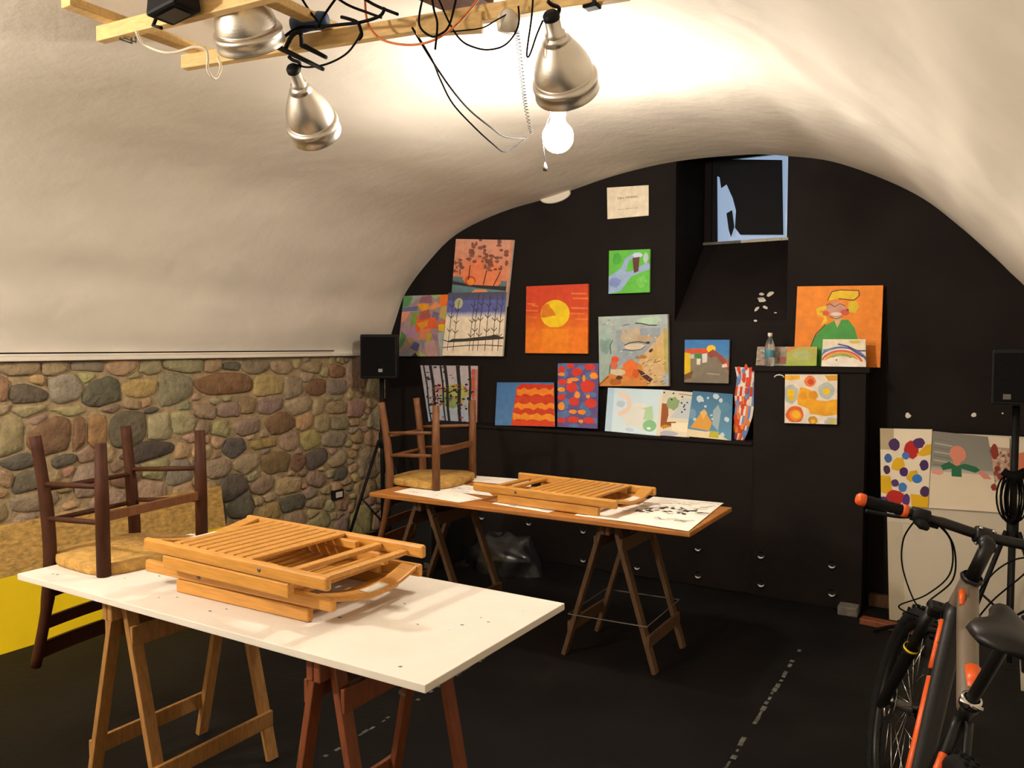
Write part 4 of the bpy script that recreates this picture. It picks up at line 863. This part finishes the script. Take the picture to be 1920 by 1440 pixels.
def reflector(label, top, bot, rad, grp='aluminium reflector lamps on the battens', shade_only=False):
    top = V(top); bot = V(bot); ax = (bot-top); h = ax.length; ax.normalize()
    root = thing('reflector_lamp', label, 'lamp', tuple(top), group=grp)
    pr = [(.20,.22),(.24,.235),(.30,.27),(.42,.31)]
    for k in range(12):
        t = k/11; r_ = .42 + .46*math.sin(t*math.pi/2); hh = .31+.45*t; pr += [(r_-.022,hh),(r_+.016,hh+.02)]
    pr += [(.90,.78),(.97,.80),(1.0,.82),(1.0,.86),(.97,.875),(.985,.94),(1.0,.985),(.99,1.0),(.95,1.0),(.93,.90),(.80,.70),(.5,.40),(.2,.30),(0,.30)]
    g_ = MB(); g_.lathe([(a*rad,b*h) for a, b in pr], top, ax, 40); g_.build('reflector','alu',root)
    g_ = MB(); g_.lathe([(0,.02*h),(.17*rad,.03*h),(.22*rad,.06*h),(.23*rad,.2*h),(.30*rad,.225*h),(.28*rad,.25*h),(.2*rad,.25*h)], top, ax, 24); g_.build('socket','alu',root)
    g_ = MB(); g_.lathe([(0,-.03*h),(.18*rad,-.03*h),(.24*rad,0),(.24*rad,.05*h),(.16*rad,.06*h)], top, ax, 20); tag(g_.build('end_cap','plastic',root),'black end cap')
    sd = ax.orthogonal().normalized()
    g_ = MB(); g_.tube(spline([top+ax*.05*h+sd*.2*rad, top-ax*.02*h+sd*.30*rad, top-ax*.10*h+sd*.1*rad, top-ax*.16*h],5), .006, 8); g_.build('bracket','plastic',root)
    return root
reflector('smaller aluminium reflector lamp hanging below the battens on the left', at(549,128,Y=1.98), at(592,250,Y=2.18), .095)
reflector('aluminium reflector lamp hanging above the glowing bulb', at(1033,28,Y=2.16), at(1064,172,Y=2.36), .106)
reflector('large aluminium reflector lamp at the top edge between the battens', at(426,-66,Y=1.72), at(472,84,Y=1.87), .112)

# spotlight box and small fittings on the battens
def fix(name, label, cat, mb, mats, **k): return tag(mb.build(name, mats, **k), label, cat)
p = at(325,4,Y=1.62); b = MB(); b.hexa([p+V(q) for q in ((-.07,-.05,-.045),(.07,-.05,-.03),(.07,.05,-.03),(-.07,.05,-.045),(-.06,-.045,.05),(.06,-.045,.06),(.06,.045,.06),(-.06,.045,.05))])
sp = fix('floodlight','black floodlight at the top left of the battens','lamp',b,'plastic',bevel=.01)
b = MB(); b.tube([p+V((-.075,0,-.02)),p+V((-.10,0,-.05)),p+V((-.06,0,-.065))],.006,8); b.build('bracket','plastic',sp)
b = MB(); b.add([p+V(q) for q in ((-.04,-.03,-.0468),(.045,-.03,-.0368),(.045,.03,-.0368),(-.04,.03,-.0468))],[(0,1,2,3)]); tag(b.build('front_glass','steel',sp),'pale front glass')
a, b2 = at(550,47,Y=2.0), at(612,36,Y=2.03); b = MB(); b.tube([a, a.lerp(b2,.2), a.lerp(b2,.5), a.lerp(b2,.8), b2],[.026,.031,.028,.030,.024],12); fix('tape_bundle','blue wrapped bundle on the batten beside the large reflector','tape',b,'blue')
def clampobj(label, pts, p3):
    root = thing('spring_clamp', label, 'clamp', tuple(pts[0][0]))
    for a_, b_ in pts: g_ = MB(); g_.bar(a_, b_, .022, .018, b_scale=.7); g_.build('handle','plastic',root,bevel=.004)
    g_ = MB(); g_.tube(p3, .008, 8); g_.build('jaw','plastic',root)
    return root
yc = 2.0
clampobj('black spring clamp gripping the batten above the left reflector', [(at(521,88,Y=yc),at(606,130,Y=yc-.02)),(at(566,84,Y=yc+.03),at(612,108,Y=yc+.03))], spline([at(535,92,Y=yc),at(548,66,Y=yc-.03),at(563,62,Y=yc-.03),at(566,84,Y=yc+.01)],4))
b = MB(); p = at(953,42,Y=2.2); b.lathe([(0,-.03),(.03,-.028),(.036,-.01),(.034,.02),(.02,.035),(0,.035)],p,(.2,0,1),18); j = fix('cable_clip','round milky cable holder under the batten','holder',b,'socket')
b = MB(); b.tube([p+V((0,0,.02)),p+V((.002,0,.09))],.008,8); tag(b.build('strap','plastic',j),'black strap')
b = MB(); p = at(1110,4,Y=2.25); b.box(p-V((.024,.02,.02)),p+V((.024,.02,.022))); fix('plug','black plug at the top edge right of the reflector','plug',b,'plastic',bevel=.005)

# hanging bulb, preceded by an added fill bulb out of view
bc_ = at(1046,257,z=2.475)
b2_ = V((-3.05,.0,2.28)); fill_lamp = thing('pendant_bulb','added fill bulb, out of view, hung over the left foreground','lamp',tuple(b2_+V((0,0,.22))))  # invented pendant outside the view, there only for fill light
b = MB(); r_ = .06; b.lathe([(0,-r_)]+[(r_*math.sin(a),-r_*math.cos(a)) for a in [math.pi*i/16 for i in range(1,14)]]+[(.03,.078),(.028,.09)],b2_,(0,0,1),28); b.build('bulb','fill_bulb',fill_lamp)
b = MB(); b.lathe([(.030,.088),(.034,.09),(.036,.16),(.030,.17),(.012,.185),(0,.185)],b2_,(0,0,1),24); b.build('lamp_holder','socket',fill_lamp)
b = MB(); b.tube([b2_+V((0,0,.18)),b2_+V((0,0,arch_z(b2_.x)-b2_.z+.01))],.004,8); b.build('cord','whitecable',fill_lamp)
lamp = thing('pendant_bulb','glowing white bulb hanging under the vault below the right reflector','lamp',tuple(bc_+V((0,0,.22))))
b = MB(); r_ = .068; b.lathe([(0,-r_)]+[(r_*math.sin(a),-r_*math.cos(a)) for a in [math.pi*i/16 for i in range(1,14)]]+[(.03,.078),(.028,.09)],bc_,(0,0,1),28); tag(b.build('bulb','bulb',lamp),'glowing bulb')
b = MB(); b.lathe([(.030,.088),(.034,.09),(.036,.16),(.030,.17),(.012,.185),(0,.185)],bc_,(0,0,1),24); tag(b.build('lamp_holder','socket',lamp),'milky lamp holder')
b = MB(); b.tube([bc_+V((0,0,.18)),bc_+V((0,0,arch_z(bc_.x)-bc_.z+.01))],.004,8); b.build('cord','whitecable',lamp)
b = MB(); q = at(1022,316,Y=bc_.y-.02); b.tube([bc_+V((-.03,-.02,.09)),bc_+V((-.05,-.05,.0)),q+V((0,0,.03))],.0016,6); b.lathe([(0,-.012),(.009,-.010),(.011,.004),(.007,.016),(.003,.026),(0,.026)],q,(0,0,1),14); tag(b.build('pull_switch','steel',lamp),'grey pull switch on a thin cord')

# cables
def cable(label, pts, r_, mat_, y0, y1=None, k=6):
    n_ = len(pts); y1 = y0 if y1 is None else y1
    b = MB(); b.tube(spline([at(*p, Y=y0+(y1-y0)*i/(n_-1)) for i, p in enumerate(pts)],k), r_, 7)
    return tag(b.build('cable',mat_), label, 'cable', 'cables draped over the battens')
cable('orange cable looping below the batten',[(684,-20),(688,37),(705,66),(733,80),(775,84),(814,75),(848,53),(873,28),(908,-16)],.0038,'orangecable',2.05)
cable('black cable making a narrow loop over the plank',[(796,-20),(786,31),(789,53),(806,67),(820,67),(842,48),(858,-16)],.0034,'cable',2.02)
cable('black cable end dangling straight down over the plank',[(807,-20),(814,20),(820,45),(816,93)],.0034,'cable',2.0)
cable('black cable in a wide loop from the plank to the milky holder',[(815,-20),(842,42),(865,76),(893,90),(918,93),(944,86),(963,67),(973,42),(972,12)],.003,'cable',2.05,2.17)
cable('thin grey wire from the batten to the milky holder',[(828,61),(870,57),(905,52),(930,38),(950,27)],.0022,'wire',2.08,2.17)
cable('long black cable sagging tightly towards the bulb',[(773,52),(809,112),(848,169),(882,208),(921,239),(947,256),(985,260)],.0036,'cable',2.1,3.1)
cable('long grey brown cable sagging lowest towards the bulb',[(776,56),(810,112),(826,150),(850,196),(893,242),(924,270),(944,284),(963,278),(990,256)],.0032,'wire',2.12,3.12)
cable('black wire bent in a sharp V beside the right reflector',[(1000,-20),(997,30),(988,95),(990,107),(996,96),(1006,66),(1018,38)],.003,'cable',2.16)
cable('black cable curving from the batten to the left reflector',[(677,60),(668,78),(648,102),(613,120),(577,126),(552,121),(541,126)],.0034,'cable',2.0)
cable('white cable looped from the left end of the battens',[(256,60),(262,74),(275,86),(307,98),(333,97),(363,88),(386,92),(390,110),(389,128),(396,143),(404,147),(411,138),(414,124),(408,108)],.0048,'whitecable',1.66,1.95)
cable('black cable slanting down behind the blue bundle',[(556,-20),(580,20),(607,53)],.004,'cable',1.98)
cable('black cable rising to the right over the blue bundle',[(592,54),(612,22),(634,-8),(650,-24)],.004,'cable',1.96)
cable('black cable crossing from the blue bundle to the plank',[(610,-20),(650,8),(690,24),(715,33)],.0042,'cable',2.0)
cable('black cable along the top of the plank edge',[(655,-22),(700,8),(746,27)],.0048,'cable',1.97)
cable('thick black cable lying along the batten by the clamp',[(534,68),(560,52),(600,50),(640,46),(675,42),(712,30),(722,14)],.0052,'cable',1.97)
cable('black cable knotted round the batten right of the clamp',[(640,32),(655,36),(670,42),(675,52),(678,66),(672,74)],.0055,'cable',1.96)
b = MB(); rr = []; pts = [at(*p, Y=2.17+(3.12-2.17)*i/4) for i, p in enumerate(((969,58),(975,108),(981,160),(987,205),(997,250)))]; sp_ = spline(pts, 60); 
for i, p in enumerate(sp_): a_ = i/len(sp_)*2*math.pi*32; rr.append(p + RT*.0085*math.cos(a_) + V((0,0,.004*math.sin(a_))) + FH*.0085*math.sin(a_))
b.tube(rr,.0013,5); tag(b.build('cable','wire'),'thin coiled grey lead running from the milky holder to the bulb','cable','cables draped over the battens')
b = MB(); p = on(262,50)
for dx in (0,.022):
    a_ = on(235,60); b.tube([a_+V((dx+q[0],q[1],q[2])) for q in ((0,-.022,-.03),(0,.022,-.03),(0,.022,.03),(0,-.022,.03))],.004,6,smooth=False,closed=True)
tag(b.build('cable_tie','greycable'),'grey tie round the left end of the front batten','tie')

# ------------------------------------------------------------------ mountain bike leaning on the right wall
BIKE_YAW = R(7.3); LEAN = R(16.5)
bike = thing('bicycle','black and orange mountain bike leaning at the right','bicycle',(-.225,1.94,0),(0,LEAN,BIKE_YAW))
bike.rotation_mode = 'XYZ'
def bp(name, mb, mats, parent=None, label=None, bevel=0): return tag(mb.build(name, mats, parent or bike, local=True, bevel=bevel), label)
RAX, FAX, BB, ST = V((0,0,.345)), V((0,1.10,.345)), V((0,.42,.30)), V((0,.27,.74))
HT, HB_ = V((0,.80,.915)), V((0,.848,.795))
def wheel(c, name):
    b = MB(); b.lathe([(.345+.027*math.cos(a)-.027,.027*math.sin(a)) for a in [2*math.pi*i/12 for i in range(13)]],c,(1,0,0),56); t_ = bp(name,b,'rubber')
    k_ = MB()
    for i in range(72):
        a = 2*math.pi*i/72; d = V((0,math.cos(a),math.sin(a))); tt = V((0,-math.sin(a),math.cos(a)))
        for x in ((-.016,.0,.016) if i % 2 else (-.010,.010)): k_.bar(c+d*.341+V((x,0,0)), c+d*.3495+V((x,0,0)), .009, .010, up=tt)
    bp('tread',k_,'rubber',t_)
    b = MB(); b.lathe([(.296,-.013),(.284,-.012),(.276,-.006),(.276,.006),(.284,.012),(.296,.013),(.300,0),(.296,-.013)],c,(1,0,0),48); bp('rim',b,'frameblack',t_)
    b = MB()
    for i in range(28):
        a = 2*math.pi*i/28; s_ = 1 if i % 2 else -1; b.tube([c+V((s_*.028,.02*math.cos(a+.8),.02*math.sin(a+.8))), c+V((0,.278*math.cos(a),.278*math.sin(a)))],.0011,4)
    bp('spokes',b,'chrome',t_)
    b = MB(); b.lathe([(0,-.05),(.012,-.05),(.012,-.034),(.027,-.030),(.018,-.02),(.018,.02),(.027,.03),(.012,.034),(.012,.05),(0,.05)],c,(1,0,0),20); bp('hub',b,'steel',t_)
    b = MB(); b.lathe([(.085,-.040),(.085,-.038),(.05,-.038),(.05,-.040),(.085,-.040)],c,(1,0,0),32); bp('brake_disc',b,'chrome',t_)
    b = MB()
    for a0 in (8,20,30,42,150,162,172,184,262,274,286):
        for s_ in (-1,1):
            b.loft([[c+V((s_*(.0268-.004*abs(q-.5)),r_*math.cos(R(a0+7*u)),r_*math.sin(R(a0+7*u)))) for q, r_ in ((0,.312),(1,.326),(1,.3255),(0,.3125))] for u in (0,.5,1)], smooth=False)
    tag(bp('lettering',b,'white',t_),'white lettering blocks on the tyre wall')
    return t_
fw1 = wheel(FAX,'front_wheel'); wheel(RAX,'rear_wheel')
def tube(name, a, b_, r0, r1=None, m_='frameblack', n_=14, label=None, parent=None, mid_=None):
    b = MB(); r1 = r1 or r0; P_ = [V(a), V(a).lerp(V(b_),.5) + V(mid_ or (0,0,0)), V(b_)]; b.tube(spline(P_,5), [r0+(r1-r0)*i/10 for i in range(11)], n_); return bp(name,b,m_,parent,label)
tube('head_tube',HB_,HT,.030,.027,'framegrey',label='grey head tube')
tt = tube('top_tube',HT+V((0,-.005,-.035)),ST+V((0,0,-.02)),.030,.024,'framegrey',label='grey top tube')
b = MB(); a_, c_ = HT+V((0,-.08,-.028)), HT+V((0,-.13,-.055)); b.tube([a_+V((-.024,0,0)),c_+V((-.022,0,0))],[.010,.006],10); bp('stripe',b,'orange',tt,'orange stripe'); b = MB(); b.tube([ST+V((.006,.13,.035)),ST+V((.010,.05,.012))],[.022,.020],12); bp('stripe',b,'orange',tt,'orange stripes')
dt = tube('down_tube',HB_+V((0,0,.01)),BB,.034,.030,'frameblack')
b = MB(); d_ = (BB-HB_); b.tube([HB_+d_*.10+V((-.030,0,.016)),HB_+d_*.34+V((-.030,0,.012))],[.010,.010],8); bp('stripe',b,'orange',dt,'orange stripe on the down tube'); b = MB(); b.tube([HB_+d_*.38+V((-.026,0,.012)),HB_+d_*.95+V((-.024,0,.012))],.012,8); bp('stripe',b,'orange',dt,'orange stripe along the down tube')
tube('seat_tube',BB,ST,.018,.018,'frameblack')
for s_ in (-1,1):
    tube('seat_stay',ST+V((s_*.012,-.005,-.05)),RAX+V((s_*.062,0,0)),.011,.009,'frameblack'); tube('chain_stay',BB+V((s_*.025,0,0)),RAX+V((s_*.062,0,0)),.012,.009,'frameblack')
    b = MB(); p_ = (ST+V((s_*.012,-.005,-.05))).lerp(RAX+V((s_*.062,0,0)),.22); q_ = (ST+V((s_*.012,-.005,-.05))).lerp(RAX+V((s_*.062,0,0)),.45); b.tube([p_,q_],.0125,10); bp('stay_stripe',b,'orange',None,'orange stripe on the seat stay')
b = MB(); b.lathe([(.019,-.012),(.024,-.012),(.024,.012),(.019,.012)],ST,(ST-BB).normalized(),18); b.tube([ST+V((-.026,-.02,0)),ST+V((.026,-.02,0))],.005,8); bp('seat_clamp',b,'chrome',None,'chrome seat clamp')
tube('seat_post',ST,V((0,.16,.955)),.0145,.0145,'frameblack')
# saddle
rings = []
for (y, hw, z0, z1) in ((.03,.030,.938,.955),(.045,.062,.928,.965),(.09,.072,.925,.972),(.14,.062,.925,.968),(.19,.038,.928,.964),(.25,.024,.930,.962),(.30,.019,.930,.958),(.315,.010,.935,.952)):
    rings.append([V((-.012 + hw*1.42*math.cos(a)*(1 if math.sin(a) > 0 else .95), (y-.15)*1.15+.075, .045+(z0+z1)/2 + (z1-z0)/2*math.copysign(abs(math.sin(a))**.6, math.sin(a)) - .012*(abs(math.cos(a))**3))) for a in [2*math.pi*i/16 for i in range(16)]])
b = MB(); b.loft(rings); sd_ = bp('saddle',b,'frameblack'); 
b = MB()
for s_ in (-1,1): b.tube([(s_*.022,.0,.970),(s_*.020,.05,.955),(s_*.018,.17,.955),(s_*.012,.23,.972)],.0035,6)
bp('saddle_rails',b,'steel',sd_)
# fork
AX = (HT-HB_).normalized(); CR = HB_ - AX*.02
fo = MB(); fo.bar(CR+V((-.075,0,0)),CR+V((.075,0,0)),.045,.04,up=AX); fk = bp('fork_crown',fo,'frameblack',bevel=.008)
for s_ in (-1,1):
    top_ = CR+V((s_*.062,0,0)); bot_ = FAX+V((s_*.062,-.02,0)); mid2 = top_.lerp(bot_,.40)
    b = MB(); b.tube([top_,mid2],.016,12); bp('stanchion',b,'frameblack')
    b = MB(); b.tube([mid2,mid2.lerp(bot_,.06),bot_,bot_+V((0,.02,-.02))],[.023,.021,.018,.016],12); lg = bp('fork_leg',b,'frameblack')
b = MB(); m_ = CR.lerp(FAX,.40); b.tube(spline([m_+V((-.062,-.0,.0)),m_+V((-.04,.025,.055)),m_+V((0,.03,.065)),m_+V((.04,.025,.055)),m_+V((.062,0,0))],5),.011,8); bp('fork_arch',b,'frameblack')
b = MB(); p_ = m_; b.lathe([(.0235,-.004),(.0245,-.004),(.0245,.004),(.0235,.004)],CR.lerp(FAX,.40)+V((-.062,-.008,0)),AX,16); bp('seal_ring',b,'yellow',None,'yellow ring on the fork')
# stem and handlebar
SP = HT + AX*.122
b = MB(); b.tube([HT-AX*.005,HT+AX*.14],.020,14); b.lathe([(.030,0),(.033,.006),(.028,.014)],HT-AX*.004,AX,18); bp('spacers',b,'frameblack')
HBAR = SP + V((0,.055,.02))
b = MB(); b.tube([SP+V((0,-.01,0)),HBAR],[.022,.020],12); b.lathe([(.0,-.026),(.024,-.026),(.026,-.022),(.026,.022),(.024,.026),(0,.026)],HBAR,(1,0,0),18); stm = bp('stem',b,'frameblack')
b = MB()
for (dx,dz) in ((-.018,.024),(.018,.024),(-.018,-.024),(.018,-.024)): b.lathe([(0,-.006),(.005,-.006),(.005,.004),(0,.004)],HBAR+V((dx,-.012,dz)),(0,1,0),10)
bp('stem_bolts',b,'chrome',stm)
hb = MB(); hb.tube(spline([HBAR+V(q) for q in ((-.36,-.045,.018),(-.25,-.025,.016),(-.12,-.006,.008),(0,0,0),(.12,-.006,.008),(.25,-.025,.016),(.36,-.045,.018))],5),[.0125]*10+[.0155]*11+[.0125]*10,12); bp('handlebar',hb,'frameblack')
for s_ in (-1,1):
    a_, c_ = HBAR+V((s_*.362,-.0453,.018)), HBAR+V((s_*.235,-.0225,.0155))
    b = MB(); b.tube([a_.lerp(c_,i/14) for i in range(15)],[.0165 if i % 2 else .0178 for i in range(15)],14); gp = bp('grip',b,'rubber')
    b = MB(); d_ = (c_-a_).normalized(); b.tube([a_-d_*.012,a_-d_*.004,a_+d_*.012],[.014,.0195,.0195],14); bp('end_plug',b,'orange',gp,'orange grip end'); b = MB(); b.tube([c_-d_*.006,c_+d_*.010],.0195,14); bp('lock_ring',b,'orange',gp,'orange lock ring')
    o_ = HBAR+V((s_*.195,-.016,.013))
    b = MB(); b.tube([o_+V((s_*.015,0,0)),o_+V((-s_*.035,.0,0))],.0215,12); b.tube([o_+V((-s_*.01,.02,-.005)),o_+V((-s_*.05,.035,-.02)),o_+V((-s_*.075,.03,-.025))],[.016,.014,.008],10); b.tube([o_+V((0,-.01,-.012)),o_+V((-s_*.02,-.025,-.022)),o_+V((-s_*.035,-.02,-.03))],[.014,.016,.008],10); lv = bp('brake_lever',b,'plastic')
    b = MB(); b.tube(spline([o_+V((0,.025,-.012)),o_+V((s_*.03,.055,-.03)),o_+V((s_*.08,.06,-.038)),o_+V((s_*.13,.05,-.04))],4),.006,8); bp('lever_blade',b,'plastic',lv)
# control cables
def bcable(pts, r_=.0026): b = MB(); b.tube(spline(pts,8),r_,6); bp('control_cable',b,'cable')
oL = HBAR+V((-.195,-.016,.0))
bcable([oL+V((.07,.03,-.01)),oL+V((.13,.06,-.07)),oL+V((.16,.07,-.17)),oL+V((.12,.08,-.27)),CR+V((-.05,.03,-.03)),m_+V((-.06,.0,.0))])
bcable([oL+V((.06,.03,-.012)),oL+V((.12,.07,-.06)),oL+V((.15,.09,-.16)),oL+V((.11,.09,-.25)),oL+V((.05,.10,-.32)),CR+V((-.08,.05,-.06))])
bcable([oL+V((-.0,-.01,-.012)),oL+V((-.012,.01,-.09)),oL+V((.02,.05,-.19)),oL+V((.10,.06,-.29)),HB_+V((-.045,.0,-.0)),HB_+V((-.03,-.10,-.09))])
oR = HBAR+V((.195,-.016,0))
bcable([oR+V((-.06,.03,-.012)),oR+V((-.10,.07,-.05)),oR+V((-.14,.07,-.12)),HB_+V((.034,.0,.02)),HB_+V((.034,-.10,-.08))])
bcable([oR+V((-.05,.03,-.012)),oR+V((-.06,.09,-.09)),oR+V((-.11,.09,-.2)),CR+V((.06,.05,-.05))])
# steering turned a little to the left
STEER = Matrix.Translation(HT) @ Matrix.Rotation(R(8), 4, AX) @ Matrix.Translation(-HT)
for o_ in list(bike.children):
    if o_ is fw1 or o_.name.split('.')[0] in ('fork_crown','stanchion','fork_leg','fork_arch','seal_ring','stem','handlebar','grip','brake_lever','lever_blade','spacers'):
        o_.data.transform(STEER)
        for c_ in o_.children: c_.data.transform(STEER)
# drivetrain
b = MB(); b.lathe([(.085,.05),(.085,.054),(.07,.056),(.03,.056),(.03,.05),(.085,.05)],BB,(1,0,0),32); bp('chainring',b,'steel')
for s_, dz in ((1,1),(-1,-1)):
    d_ = V((0,-.25*dz,.97*dz)); b = MB(); b.bar(BB+V((s_*.07,0,0)),BB+V((s_*.085,0,0))+d_*.17,.014,.028,up=(0,1,0)); cr_ = bp('crank_arm',b,'frameblack',bevel=.004)
    b = MB(); b.box(tuple(BB+V((s_*.14,0,0))+d_*.17-V((.05,.045,.012))),tuple(BB+V((s_*.14,0,0))+d_*.17+V((.05,.045,.012)))); bp('pedal',b,'plastic',cr_,bevel=.005)
b = MB(); b.lathe([(.05,.02),(.05,.03),(.035,.045),(.02,.045),(.02,.02)],RAX,(1,0,0),24); bp('sprockets',b,'steel')
b = MB()
for s_ in (-1,1): b.tube([BB+V((.053,0,s_*.083)),RAX+V((.03,0,s_*.045))],.0035,6)
bp('chain',b,'steel')
